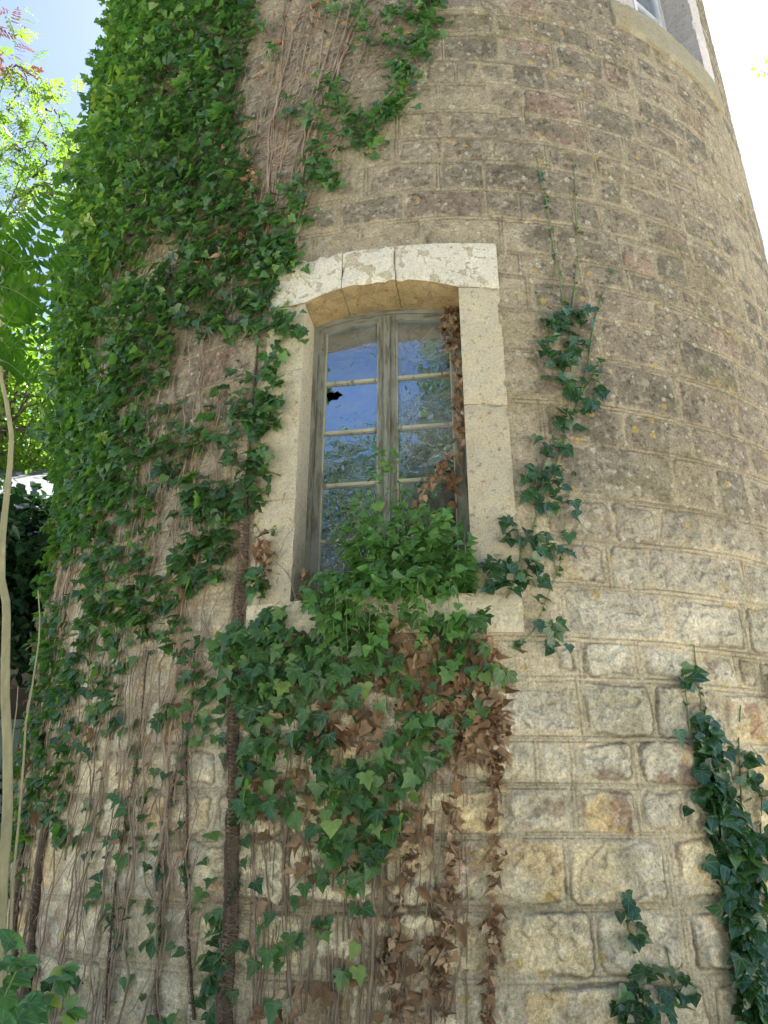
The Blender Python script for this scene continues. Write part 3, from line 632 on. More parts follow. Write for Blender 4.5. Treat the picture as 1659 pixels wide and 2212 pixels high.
# clusters down the right-hand edge of the bare patch
for cx_, cy_, rr_, cnt in ((935, 10, 26, 60), (925, 60, 26, 60), (905, 110, 28, 60), (890, 30, 30, 30), (868, 165, 30, 50), (880, 190, 22, 30), (855, 235, 26, 40), (840, 255, 24, 34), (800, 285, 28, 50), (812, 325, 18, 18), (765, 260, 30, 26), (735, 225, 30, 30), (720, 205, 26, 24), (700, 280, 28, 30), (752, 300, 26, 24), (700, 370, 26, 34), (722, 395, 20, 34), (690, 390, 24, 24), (640, 420, 30, 34), (690, 335, 24, 20), (600, 480, 36, 50), (655, 465, 26, 26), (620, 540, 32, 60), (590, 580, 26, 46), (640, 570, 18, 24), (560, 440, 30, 30), (850, 50, 24, 24), (775, 50, 26, 30), (790, 95, 22, 22), (640, 250, 26, 18), (600, 130, 20, 12), (720, 30, 20, 14), (570, 60, 20, 14), (840, 110, 24, 22), (600, 700, 40, 40), (640, 712, 26, 26), (665, 728, 14, 10), (590, 790, 20, 26), (598, 830, 24, 22), (585, 880, 24, 30), (572, 990, 16, 18), (575, 1270, 18, 12), (560, 1245, 12, 8)):
    q = np.array([bp(cx_+rng.normal(0, rr_*.6), cy_+rng.normal(0, rr_*.6)) for _ in range(cnt)])
    wall_leaves(fo, q[:, 0], q[:, 1], .02+.09*rng.random(cnt), rng.uniform(.045, .078, cnt), rnd=np.clip(rng.normal(.42, .2, cnt), 0, 1))
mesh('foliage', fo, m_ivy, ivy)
ph, z, u, v = sample(9000, math.radians(-80), math.radians(-20), .9, 10); d = ivy_density(u, v, ph*R, z); keep = rng.random(len(ph)) < d*.075+.012; ph, z = ph[keep], z[keep]
wall_leaves(dl, ph, z, .02+.05*rng.random(len(ph)), rng.uniform(.035, .07, len(ph)), tm=[(TD, .5), (TD2, .5)], wild=.6, spin=1.4)
for cx_, cy_, rr_, cnt in ((500, 520, 22, 30), (545, 400, 20, 30), (620, 20, 30, 16), (690, 40, 24, 12)):
    q = np.array([bp(cx_+rng.normal(0, rr_*.6), cy_+rng.normal(0, rr_)) for _ in range(cnt)]); wall_leaves(dl, q[:, 0], q[:, 1], .02+.04*rng.random(cnt), rng.uniform(.04, .07, cnt), tm=[(TD, .5), (TD2, .5)], wild=.6, spin=1.2)
mesh('withered_leaves', dl, m_dead, ivy)

# ------------------------------------------------------------------ ivy below the window
ivb = thing('ivy', cyl(math.radians(-12), 0, R+.05), 'ivy hanging green and brown on the pale wall straight below the window sill', 'ivy')
sm = MB(); fo = MB(); dl = MB()
for k in range(40):
    u0 = rng.uniform(540, 1010); v0 = rng.uniform(1500, 1900); 
    r_ = rng.choice([.0024, .0038, .006], p=[.5, .35, .15])
    a, b = pix_stem(sm, [(u0+rng.normal(0, 15), 2260), (u0+rng.normal(0, 12), 2050), (u0+rng.normal(0, 10), v0), (u0+rng.normal(0, 25), 1400)], r_, .002, wob=.005)
for k in range(100):
    u0 = rng.uniform(540, 900); v0 = rng.uniform(1750, 2212); pix_stem(sm, [(u0, v0), (u0+rng.normal(5, 16), v0-60), (u0+rng.normal(12, 26), v0-rng.uniform(90, 190))], .002, .001, wob=.004, k=3)
a, b = pix_stem(sm, [(1190, 2212), (1195, 2212)] if False else [(795, 2240), (812, 2050), (818, 1900), (830, 1790), (815, 1700)], .011, .006, wob=.004, k=6)
a, b = pix_stem(sm, [(645, 2240), (625, 2080), (615, 1900), (630, 1760), (640, 1650)], .010, .006, wob=.004, k=6)
for pth in ([(610, 1760), (680, 1850), (600, 1960)], [(930, 1630), (905, 1720), (890, 1780)], [(895, 1830), (880, 1960), (920, 2130)], [(960, 1620), (990, 1560), (1010, 1420)]): pix_stem(sm, pth, .004, .002)
mesh('stems', sm, m_stem, ivb)
PG = [(455, 1385), (560, 1330), (640, 1290), (760, 1320), (1030, 1330), (1050, 1412), (1105, 1435), (1125, 1500), (1060, 1560), (985, 1560), (955, 1650), (905, 1690), (885, 1760), (820, 1850), (790, 1930), (720, 1900), (600, 1880), (545, 1800), (530, 1700), (540, 1560), (500, 1500)]
ph, z, u, v = sample(16000, math.radians(-28), math.radians(12), .8, 3.2)
x = ph*R; nn = fbm(x*3.2, z*3.2, 500, 3)
brown = np.clip(np.exp(-(((u-930)/85)**2+((v-1480)/75)**2))+.9*np.exp(-(((u-1020)/60)**2+((v-1400)/40)**2))+.7*np.exp(-(((u-700)/60)**2+((v-1570)/55)**2))+.6*np.exp(-(((u-1010)/45)**2+((v-1560)/60)**2)), 0, 1)
ins = inpoly(u, v, PG)
dg = ins*sstep(.34, .54, nn)*.44*(1-.7*brown)+(~ins)*((u > 550) & (u < 800) & (v > 1850))*.075*sstep(.4, .6, nn)
dg *= bnd(v, [(1300, 1), (1430, .95), (1520, .68), (1700, .6), (1900, .5), (2300, .8)])
k_ = rng.random(len(ph)) < dg
wall_leaves(fo, ph[k_], z[k_], .03+.10*rng.random(k_.sum()), rng.uniform(.045, .098, k_.sum()), up=.35, wild=.36, spin=.6, rnd=np.clip(rng.normal(.40, .22, k_.sum()), 0, 1), tm=[(T3, .4), (T5, .5), (TH, .1)])
db = brown*.5*inpoly(u, v, [(455, 1385), (1130, 1370), (1110, 1600), (1000, 1700), (560, 1700)])+.06*ins+.02*((u > 540) & (u < 1000) & (v > 1700))
k_ = rng.random(len(ph)) < db
wall_leaves(dl, ph[k_], z[k_], .02+.05*rng.random(k_.sum()), rng.uniform(.045, .085, k_.sum()), tm=[(TD, .35), (TD2, .3), (T3, .35)], wild=.45, spin=.9, up=.2)
mesh('foliage', fo, m_ivy, ivb)
yl = MB(); q = np.array([bp(735, 1775)]); wall_leaves(yl, q[:, 0], q[:, 1], np.array([.14]), np.array([.10]), tm=[(TH, 1)], wild=.05, spin=.1, rnd=np.array([1.0]))
m_yel = leafmat('fresh_leaf', [(0, (.30, .42, .10)), (1, (.36, .48, .12))], trans=.3, vein=.1); mesh('young_leaf', yl, m_yel, ivb)
mesh('withered_leaves', dl, m_dead, ivb)

# withered strands
def strand(path, n, label, clumps=(), r=.004, spread=.013, L=(.026, .058)):
    b0 = cyl(*bp(*path[-1]), R); t = thing('withered_ivy', b0, label, 'ivy', 'withered ivy strands')
    s_ = MB(); a, b = pix_stem(s_, path, r, r*.7, wob=.003, k=5); pix_stem(s_, [(u+4, v+8) for u, v in path], r*.6, r*.4, wob=.004, k=4); mesh('stem', s_, m_stem, t)
    d_ = MB(); i = rng.integers(0, len(a), n); ph = a[i]+rng.normal(0, spread, n)/R; z = b[i]+rng.normal(0, .02, n)
    for cu, cv, rr_, c_ in clumps:
        q = np.array([bp(cu+rng.normal(0, rr_*.55), cv+rng.normal(0, rr_)) for _ in range(c_)]); ph = np.concatenate([ph, q[:, 0]]); z = np.concatenate([z, q[:, 1]])
    kp = rng.random(len(ph)) < .6; ph, z = ph[kp], z[kp]
    n = len(ph); wall_leaves(d_, ph, z, .012+.05*rng.random(n), rng.uniform(*L, n), tm=[(TD, .55), (TD2, .45)], wild=.7, spin=1.2, up=.1, rnd=rng.beta(1.3, 1.2, n)); mesh('withered_leaves', d_, m_dead, t)
strand([(1072, 1520), (1068, 1640), (1066, 1760), (1062, 1880), (1060, 2000), (1052, 2120), (1046, 2230)], 190, 'long withered ivy strand of curled tan leaves, rightmost of the dry strands below the window', ((1072, 1560, 28, 45), (1072, 1640, 20, 40), (1075, 1680, 16, 26), (1060, 1990, 14, 18)))
strand([(1000, 1500), (985, 1640), (978, 1760), (975, 1860), (968, 1960), (955, 2080), (945, 2212)], 150, 'withered ivy strand of rusty brown leaves hanging left of the longest dry strand', ((1000, 1560, 28, 34), (985, 1620, 30, 24), (965, 1930, 18, 28), (960, 1985, 18, 24), (930, 2060, 26, 34), (950, 2130, 30, 30)), spread=.014)
strand([(905, 1780), (890, 1860), (870, 1920), (850, 2010), (840, 2110), (850, 2212)], 70, 'short thin withered ivy strand low on the wall with dark shrivelled leaves', ((905, 1740, 20, 10), (880, 1850, 24, 18), (845, 2080, 20, 40), (880, 2150, 30, 20)), r=.003)

# ------------------------------------------------------------------ ivy shoots standing in the window
ivw = thing('ivy', loc2w(WPHI, .15, .02, 2.80), 'bushy bright green ivy shoots rising from the sill in front of the lower panes', 'ivy')
sm = MB(); fo = MB(); WP = np.array([math.cos(WPHI), math.sin(WPHI), 0]); WOUT = outw(WPHI)
def shoot(pts, Ys, n, Lr=(.05, .09), r=.0035, tip=.35, tm=(TH2, T3, TH)):
    P0 = np.array([loc2w(WPHI, s, n_, z) for s, n_, z in pts]); t = np.linspace(0, 1, len(pts)); tt = np.linspace(0, 1, 16)
    P = np.stack([np.interp(tt, t, P0[:, i]) for i in range(3)], -1)
    for _ in range(2): P[1:-1] = (P[:-2]+P[1:-1]*2+P[2:])/4
    P += rng.normal(0, .003, P.shape); sm.tube(P, np.linspace(r, r*.35, 16), 5, rng.random(), ref=(.9, .1, .2))
    q = np.clip(rng.random(n)**.8*15, 0, 14.9); i = q.astype(int); f = (q-i)[:, None]; B = P[i]*(1-f)+P[i+1]*f; D_ = unit(P[i+1]-P[i])
    sd = rng.choice([-1, 1], n)[:, None]; T = unit(D_*.5+WP*sd*rng.uniform(.4, 1, n)[:, None]+WOUT*rng.uniform(.1, .9, n)[:, None]+rng.normal(0, .25, (n, 3))-np.array([0, 0, .35]))
    N = unit(WOUT*rng.uniform(.35, .9, n)[:, None]+np.array([0, 0, 1.])*rng.uniform(.3, 1, n)[:, None]+rng.normal(0, .28, (n, 3)))
    Ln = rng.uniform(*Lr, n)*(1-tip*q/15); B = B+T*rng.uniform(.005, .035, n)[:, None]; k = rng.integers(0, 3, n); rn = np.clip(.25+.5*rng.random(n)+.3*q/15, 0, 1)
    for j in range(3): leaves(fo, tm[j], B[k == j], N[k == j], T[k == j], Ln[k == j], rn[k == j])
shoot([(-.02, -.02, 2.80), (-.06, .02, 3.1), (-.01, .04, 3.45), (.0, .05, 3.66)], 0, 46)
shoot([(0, 0, 2.8), (-.06, .03, 3.05), (-.11, .05, 3.2), (-.09, .06, 3.36)], 0, 26)
shoot([(.05, 0, 2.8), (.03, .03, 3.2), (.09, .02, 3.5), (.06, .02, 3.70)], 0, 30, (.04, .075))
shoot([(.1, 0, 2.8), (.14, .04, 3.15), (.12, .05, 3.45)], 0, 30)
shoot([(.0, .12, 2.95), (.02, .22, 2.92), (.03, .25, 2.72), (.05, .25, 2.5)], 0, 30)
for k in range(70):
    s0 = rng.choice([rng.uniform(-.38, .47), rng.uniform(-.1, .46)]); hz = (3.03 if s0 > -.1 else 2.93)+.30*math.exp(-((s0-.0)/.10)**2)+.26*math.exp(-((s0-.33)/.2)**2)-.22*(s0 < -.2); hz = 2.82+(hz-2.82)*rng.uniform(.35, 1.05)
    s1 = s0+rng.normal(0, .09); s1 = min(s1, .47); o0 = rng.uniform(-.2, .0)
    shoot([(s0, o0, 2.78), ((s0+s1)/2, o0+.08, (2.78+hz)/2), (s1, o0+.14, hz)], 0, 22)
for k in range(34):                                            # spilling over the sill
    s0 = rng.uniform(-.34, .44); dr = rng.uniform(.10, .42); s1 = s0+rng.normal(0, .08); oo = rng.uniform(.05, .2)
    if s0 > .42 and dr > .3: continue
    shoot([(s0, -.02, 2.82), (s0, oo, 2.90), (s1, oo+.05, 2.82), (s1+rng.normal(0, .03), oo+.02, 2.84-dr)], 0, 19, (.045, .085))
mesh('stems', sm, m_green, ivw); mesh('foliage', fo, m_shoot, ivw)

# dry ivy hanging in the right side of the window
ivd = thing('withered_ivy', loc2w(WPHI, .46, -.2, 4.6), 'dry brown ivy hanging down inside the right side of the window recess', 'ivy', 'withered ivy strands')
sm = MB(); dl = MB()
def hang(pts, n, spread, L):
    P0 = np.array([loc2w(WPHI, s, n_, z) for s, n_, z in pts]); t = np.linspace(0, 1, len(pts)); tt = np.linspace(0, 1, 20)
    P = np.stack([np.interp(tt, t, P0[:, i]) for i in range(3)], -1)+rng.normal(0, .004, (20, 3)); sm.tube(P, .003, 4, .5, ref=(.9, .1, .2))
    q = rng.random(n)*18.9; i = q.astype(int); B = P[i]+rng.normal(0, 1, (n, 3))*spread
    N = unit(WOUT+rng.normal(0, .7, (n, 3))); T = unit(np.array([0, 0, -1.])+rng.normal(0, .5, (n, 3)))
    k = rng.random(n) < .5; Ln = rng.uniform(*L, n); rn = rng.beta(1.6, 2, n)
    for kk, tm in ((k, TD), (~k, TD2)): leaves(dl, tm, B[kk], N[kk], T[kk], Ln[kk], rn[kk])
hang([(.44, -.24, 4.84), (.43, -.22, 4.6), (.45, -.2, 4.3), (.46, -.2, 4.0), (.465, -.2, 3.75)], 130, np.array([.022, .02, .03]), (.03, .068))
hang([(.42, -.24, 4.84), (.40, -.24, 4.75), (.36, -.24, 4.62)], 22, .012, (.03, .05))
hang([(.40, -.20, 3.75), (.34, -.16, 3.6), (.26, -.12, 3.5), (.2, -.10, 3.35), (.16, -.08, 3.2)], 80, .016, (.024, .048))
hang([(.44, -.22, 3.75), (.40, -.22, 3.55), (.42, -.2, 3.45)], 10, .02, (.05, .08))
hang([(-.44, -.1, 3.0), (-.46, -.1, 2.9), (-.45, -.05, 2.8)], 16, .014, (.03, .05))
mesh('stem', sm, m_stem, ivd); mesh('withered_leaves', dl, m_dead, ivd)

# ------------------------------------------------------------------ smaller ivies on the right
def small_ivy(name, label, stems, leafs, mat, group=None, Lr=(.05, .09), up=.5, wild=.35, spin=.8, along=None, r=(.0065, .003), tm=None, smat=None):
    b0 = cyl(*bp(*stems[0][0]), R); t = thing(name, b0, label, 'ivy', group); s_ = MB(); f_ = MB()
    for sp in stems:
        a, b = pix_stem(s_, sp, r[0], r[1], wob=.003, k=5)
        if along:
            n = int(along*len(a)*.03/.05); i = rng.integers(0, len(a), n); L = rng.uniform(.02, .042, n)
            wall_leaves(f_, a[i], b[i], np.full(n, .015), L, wild=.5, spin=1.4, tm=[(TH, .5), (T3, .5)], rnd=np.clip(rng.normal(.6, .2, n), 0, 1))
    for cu, cv, su, sv, c_ in leafs:
        q = np.array([bp(cu+rng.normal(0, su), cv+rng.normal(0, sv)) for _ in range(c_)])
        wall_leaves(f_, q[:, 0], q[:, 1], .02+.07*rng.random(c_), rng.uniform(*Lr, c_), up=up, wild=wild, spin=spin, tm=tm)
    mesh('stems', s_, smat or m_stem, t); mesh('foliage', f_, mat, t); return t
small_ivy('ivy', 'young ivy with bare green tendrils climbing the wall right of the window surround', [
    [(1143, 1170), (1180, 1060), (1215, 960), (1230, 850), (1228, 740), (1205, 600), (1190, 500), (1180, 420), (1160, 335)],
    [(1228, 800), (1230, 700), (1236, 640), (1248, 540), (1243, 430), (1240, 340)],
    [(1240, 900), (1270, 780), (1280, 700), (1300, 640), (1328, 570)], [(1225, 850), (1195, 780), (1180, 720), (1162, 660), (1152, 625)], [(1230, 830), (1190, 830), (1160, 800)], [(1250, 860), (1280, 820), (1300, 770)]],
    [(1190, 695, 12, 12, 12), (1230, 685, 16, 9, 10), (1250, 700, 14, 14, 10), (1205, 720, 14, 12, 8), (1185, 750, 10, 10, 8), (1235, 745, 16, 12, 8), (1195, 780, 12, 12, 9), (1250, 760, 12, 14, 6), (1225, 790, 16, 12, 6), (1280, 810, 8, 16, 6), (1275, 850, 10, 14, 6), (1195, 820, 12, 12, 6), (1230, 830, 12, 12, 6), (1225, 870, 16, 14, 8), (1200, 905, 10, 12, 6), (1235, 915, 16, 9, 5), (1270, 890, 10, 12, 5), (1180, 975, 16, 12, 9), (1215, 970, 8, 5, 3), (1150, 1030, 16, 14, 10), (1185, 1020, 14, 14, 10), (1170, 1060, 18, 14, 10), (1200, 1050, 8, 14, 5), (1180, 1095, 10, 10, 4), (1145, 1075, 9, 8, 4)],
    m_gloss, 'small ivies right of the window', Lr=(.05, .085), along=.55, smat=m_green)
small_ivy('ivy', 'ivy sprig lying over the lower right jamb of the window with glossy dark leaves', [
    [(1060, 1345), (1090, 1300), (1110, 1250), (1130, 1190), (1110, 1130)], [(1110, 1250), (1150, 1240), (1160, 1280)], [(1120, 1200), (1150, 1150), (1165, 1190)], [(1090, 1290), (1050, 1240), (1035, 1230)]],
    [(1105, 1125, 12, 6, 5), (1110, 1165, 12, 8, 6), (1150, 1165, 14, 10, 10), (1165, 1195, 8, 8, 5), (1060, 1225, 16, 12, 10), (1095, 1235, 16, 12, 9), (1060, 1265, 12, 8, 4), (1100, 1265, 14, 8, 5), (1155, 1240, 6, 16, 7), (1150, 1280, 10, 10, 4), (1042, 1325, 5, 8, 3), (1130, 1230, 10, 14, 5)], m_gloss, 'small ivies right of the window', smat=m_green)
small_ivy('ivy', 'single thin ivy tendril with tiny leaves climbing between sill corner and rough stones', [
    [(1105, 1400), (1150, 1370), (1175, 1310), (1205, 1230), (1220, 1130), (1232, 1060), (1240, 1015)]],
    [(1190, 1400, 12, 4, 2), (1165, 1395, 8, 5, 2), (1160, 1340, 5, 8, 2), (1185, 1350, 6, 10, 3), (1215, 1180, 8, 20, 3), (1225, 1100, 8, 24, 4)], m_gloss, 'small ivies right of the window', along=1.0, r=(.003, .002), Lr=(.04, .09), smat=m_green)
cl = []
for v_ in range(1560, 2260, 12):
    c_ = float(bnd(v_, [(1560, 1510), (1650, 1525), (1750, 1545), (1850, 1572), (1950, 1590), (2050, 1600), (2212, 1625)])); w_ = float(bnd(v_, [(1560, 18), (1700, 38), (1850, 40), (2000, 34), (2212, 36)]))
    cl.append((c_, v_, w_*.6, 11, int(3+w_*.13)))
cl += [(1470, 1470, 7, 18, 9), (1500, 1590, 20, 14, 8), (1600, 1640, 8, 20, 6), (1612, 1690, 10, 20, 8), (1645, 1740, 12, 20, 8), (1640, 1850, 14, 30, 12)]
small_ivy('ivy', 'dense glossy ivy column climbing near the right edge of the view over cream stones', [
    [(1600, 2240), (1580, 2000), (1560, 1850), (1530, 1700), (1508, 1590), (1505, 1500), (1498, 1430), (1495, 1385)], [(1530, 1700), (1490, 1600), (1475, 1530), (1465, 1440)], [(1590, 1900), (1595, 1700), (1590, 1600), (1596, 1500)], [(1510, 1590), (1525, 1520), (1525, 1485)], [(1625, 2100), (1640, 1900), (1640, 1760), (1645, 1700)]],
    cl, m_gloss, 'small ivies right of the window', Lr=(.055, .1), along=.6, up=.65, wild=.4, tm=[(TH, .5), (T3, .3), (TH2, .2)], smat=m_green)
small_ivy('ivy', 'two short young ivy stems low on the wall left of the dense glossy column', [
    [(1385, 2240), (1375, 2130), (1355, 2010), (1345, 1935)], [(1455, 2240), (1452, 2150), (1440, 2080), (1435, 2035)]],
    [(1345, 1950, 5, 16, 5), (1360, 2030, 8, 26, 8), (1385, 2090, 12, 20, 6), (1385, 2160, 22, 18, 20), (1375, 2205, 20, 14, 16), (1450, 2110, 8, 20, 6), (1458, 2150, 6, 10, 3), (1432, 2140, 6, 8, 2)], m_gloss, 'small ivies right of the window', along=.8, Lr=(.05, .08), smat=m_green)
small_ivy('ivy', 'thin dry tendril and small green sprig on the left window jamb', [
    [(560, 1330), (580, 1200), (600, 1130), (618, 1060)], [(555, 1160), (590, 1215), (625, 1235), (640, 1300), (655, 1330)], [(550, 1130), (580, 1180), (585, 1230)]],
    [(555, 1245, 8, 6, 4), (572, 1275, 10, 10, 4), (600, 1150, 4, 14, 3)], m_ivy, along=.4, r=(.003, .002), Lr=(.04, .06))
t = thing('withered_ivy', cyl(*bp(575, 1230), R), 'curled dead ivy leaves caught on the lower left window jamb', 'ivy', 'withered ivy strands'); d_ = MB()
q = np.array([bp(578+rng.normal(0, 8), 1200+rng.normal(0, 28)) for _ in range(34)]); wall_leaves(d_, q[:, 0], q[:, 1], .03+.03*rng.random(34), rng.uniform(.03, .065, 34), tm=[(TD, .5), (TD2, .5)], wild=.7, spin=1.3); mesh('withered_leaves', d_, m_dead, t)

# ------------------------------------------------------------------ cobwebs in the window
m_web, n, p, out = newmat('cobweb'); p.inputs['Base Color'].default_value = (.55, .56, .55, 1); p.inputs['Roughness'].default_value = .9
tr = n.nodes.new('ShaderNodeBsdfTransparent'); ms = n.nodes.new('ShaderNodeMixShader'); ms.inputs[0].default_value = .45
n.links.new(tr.outputs[0], ms.inputs[1]); n.links.new(p.outputs[0], ms.inputs[2]); n.links.new(ms.outputs[0], out.inputs[0])
m_sheet, n, p, out = newmat('cobweb_sheet'); p.inputs['Base Color'].default_value = (.5, .5, .48, 1)
tr = n.nodes.new('ShaderNodeBsdfTransparent'); ms = n.nodes.new('ShaderNodeMixShader')
n.links.new(ramp(n, [(.42, (0, 0, 0)), (.9, (.55, .55, .55))], noise(n, 14, 8, .75, scaled(n, (1, 1, 2.5)), 2)), ms.inputs[0]); n.links.new(tr.outputs[0], ms.inputs[1]); n.links.new(p.outputs[0], ms.inputs[2]); n.links.new(ms.outputs[0], out.inputs[0])
def web(label, s0, s1, z0, z1, n_, sheet=True, nn=(-.27, -.2)):
    t = thing('cobweb', loc2w(WPHI, (s0+s1)/2, nn[0], z0), label, 'cobweb', 'cobwebs across the window panes'); m = MB()
    for _ in range(n_):
        a = np.array([rng.uniform(s0, s1), rng.uniform(*nn), rng.uniform(z0, z1)]); b = np.array([rng.choice([s0, s1, rng.uniform(s0, s1)]), rng.uniform(*nn), rng.uniform(z0, z1)])
        k = np.linspace(0, 1, 8)[:, None]; q = a*(1-k)+b*k; q[:, 2] -= rng.uniform(.0, .07)*(4*k*(1-k))[:, 0]
        m.tube(loc2w(WPHI, q[:, 0], q[:, 1], q[:, 2]) if False else np.array([loc2w(WPHI, *r_) for r_ in q]), rng.uniform(.0003, .0008), 3, .5, ref=(.2, .3, 1))
    mesh('strands', m, m_web, t)
    if sheet:
        h_ = MB(); k = 9; a, b = np.meshgrid(np.linspace(0, 1, k), np.linspace(0, 1, k), indexing='ij'); zz = z0+(z1-z0)*b; s_ = s0+(s1-s0)*a
        V = np.array([loc2w(WPHI, x_, nn[0]+(nn[1]-nn[0])*(1-b_)+.01*math.sin(9*a_), z_-.06*math.sin(math.pi*a_)) for x_, z_, a_, b_ in zip(s_.ravel(), zz.ravel(), a.ravel(), b.ravel())])
        i = np.arange(k-1)[:, None]*k+np.arange(k-1)[None]; h_.add(V, np.stack([i, i+k, i+k+1, i+1], -1).reshape(-1, 4)); mesh('sheet', h_, m_sheet, t)
web('grey cobweb sagging across the topmost left pane', -.45, -.07, 4.55, 4.76, 6)
web('cobweb strands crossing the topmost right pane', .07, .45, 4.45, 4.75, 9)
web('cobweb spread over the middle right panes beside the dry ivy', .1, .46, 3.7, 4.25, 9, True, (-.27, -.15))
web('cobweb stretched over the lowest left pane', -.45, -.12, 2.9, 3.3, 12, True, (-.27, -.16))

# ------------------------------------------------------------------ trees and shrubs
def tree(name, label, base, top, crown, n_clump, per, L, mat, tm=TB, cat='tree', group=None, trunk_r=.16, sig=.45, limb=True, down=.2, bark=None):
    """crown: centre, radii"""
    t = thing(name, base, label, cat, group); b = np.array(base, float); c0 = np.array(crown[0]); cr = np.array(crown[1])
    d = unit(rng.normal(0, 1, (n_clump, 3))); cc_ = c0+d*cr*rng.uniform(.35, 1, (n_clump, 1))**.6
    tb = MB(); tt = np.linspace(0, 1, 14)[:, None]; P = b+(np.array(top)-b)*tt+rng.normal(0, .05, (14, 3))*tt; P[0] = b
    tb.tube(P, np.linspace(trunk_r, trunk_r*.25, 14), 9, .5)
    if limb:
        for c_ in cc_[::2]:
            i = rng.integers(5, 13); k = np.linspace(0, 1, 8)[:, None]; q = P[i]+(c_-P[i])*k; q[:, 2] += .12*np.linalg.norm(c_-P[i])*np.sin(k[:, 0]*math.pi)*.6
            tb.tube(q+rng.normal(0, .03, q.shape)*k, np.linspace(trunk_r*.3, trunk_r*.05, 8), 5, .5)
    mesh('trunk', tb, bark or m_bark, t); lf = MB()
    n = n_clump*per; B = np.repeat(cc_, per, 0)+rng.normal(0, 1, (n, 3))*sig*np.array([1, 1, .65]); N = unit(rng.normal(0, .6, (n, 3))+np.array([0, 0, .8])); T = unit(rng.normal(0, 1, (n, 3))-np.array([0, 0, down]))
    leaves(lf, tm, B, N, T, rng.uniform(L*.7, L*1.3, n), rng.beta(2, 2, n)); mesh('crown', lf, mat, t); return t
def frond(lf, st_, P, n, L, N0, rn=.6, r=.002, droop=.0):
    """a compound leaf: rachis through the points P with n pairs of leaflets"""
    P = np.asarray(P, float); t = np.linspace(0, 1, len(P)); tt = np.linspace(0, 1, 14); Q = np.stack([np.interp(tt, t, P[:, i]) for i in range(3)], -1)
    for _ in range(2): Q[1:-1] = (Q[:-2]+2*Q[1:-1]+Q[2:])/4
    st_.tube(Q, np.linspace(r, r*.5, 14), 4, .6, ref=N0)
    a = np.linspace(.16, .98, n); q = a*12.9; i = q.astype(int); f = (q-i)[:, None]; B = Q[i]*(1-f)+Q[i+1]*f; D_ = unit(Q[i+1]-Q[i]); N = np.broadcast_to(unit(np.array(N0, float)), B.shape)
    X = unit(np.cross(D_, N)); Ln = L*(.65+.45*np.sin(a*math.pi))
    for s_ in (-1, 1): leaves(lf, TL, B+X*s_*r, unit(N+rng.normal(0, .14, B.shape)), unit(X*s_+D_*.35+rng.normal(0, .06, B.shape)-np.array([0, 0, droop])), Ln, np.clip(rn+rng.normal(0, .12, n), 0, 1))
    leaves(lf, TL, Q[-1:], N[:1], unit(Q[-1:]-Q[-2:-1]), np.array([L*.9]), np.array([rn]))

# sapling beside the camera, with long compound leaves
sp = thing('sapling', at(-8, 2212, 3.0)*[1, 1, 0], 'slender pale stemmed sapling at the left edge with long ladder like leaves', 'sapling')
pts = [(7, 560), (3, 740), (2, 815), (14, 867), (25, 940), (22, 1000), (16, 1060), (9, 1121), (4, 1175), (3, 1250), (13, 1300), (14, 1330), (12, 1420), (11, 1507), (16, 1600), (17, 1725), (14, 1800), (5, 1900), (2, 1990), (-5, 2100), (-10, 2260)]
P = np.array([at(u, v, 3.0) for u, v in pts][::-1]); P = np.vstack([P[0]*[1, 1, 0], P]); s_ = MB(); s_.tube(P, np.interp(np.arange(len(P)), [0, 3, 12, len(P)-1], [.022, .019, .015, .007]), 10, .5); mesh('trunk', s_, m_paleb, sp)
lf = MB(); fs = MB(); top = at(7, 560, 3.0)
frond(lf, fs, [at(10, 600, 3), at(23, 571, 3.0), at(72, 523, 2.95), at(101, 472, 2.92), at(120, 408, 2.9)], 13, .095, (.35, -.55, -.8), rn=.35)
frond(lf, fs, [at(20, 570, 3), at(67, 562, 2.95), at(105, 556, 2.9), at(142, 549, 2.85)], 9, .07, (.35, -.6, -.75), rn=.45)
frond(lf, fs, [at(10, 640, 3.0), at(54, 618, 3.0), at(105, 622, 3.0), at(165, 640, 3.0)], 7, .065, (.35, -.6, -.75), rn=.4)
for k in range(30):
    u0, v0 = rng.uniform(-60, 25), rng.uniform(440, 780); Y0 = rng.uniform(2.8, 3.8); an = rng.uniform(-.5, 1.2)*(1 if rng.random() < .8 else -1); L_ = rng.uniform(60, 130)
    v1 = v0-math.sin(an)*L_*.7+12; u1 = u0+math.cos(an)*L_
    if v1 < 480: continue
    frond(lf, fs, [at(u0, v0, Y0), at((u0+u1)/2, (v0+v1)/2-8, Y0-.02), at(u1, v1+6, Y0)], rng.integers(7, 12), rng.uniform(.055, .08), (rng.normal(.35, .3), rng.normal(-.55, .2), -.8), rn=rng.uniform(.25, .85))
mesh('foliage', lf, m_frond, sp); mesh('leaf_stalks', fs, m_green, sp)
for lab, pts, r_ in (('thin bare wand rising behind the pale sapling stem', [(82, 1275), (86, 1330), (84, 1385), (70, 1480), (56, 1560), (50, 1660), (40, 1780), (28, 1900), (20, 2100), (16, 2240)], .0045), ('short bare twig between sapling stem and thin wand', [(39, 1482), (36, 1530), (28, 1590), (20, 1680), (14, 1800), (6, 2000), (0, 2240)], .003)):
    P = np.array([at(u, v, 3.4) for u, v in pts][::-1]); P = np.vstack([P[0]*[1, 1, 0], P]); s_ = MB(); s_.tube(P, np.linspace(r_*1.5, r_*.6, len(P)), 6, .5); tag(mesh('shoot', s_, m_paleb), lab, 'shoot')

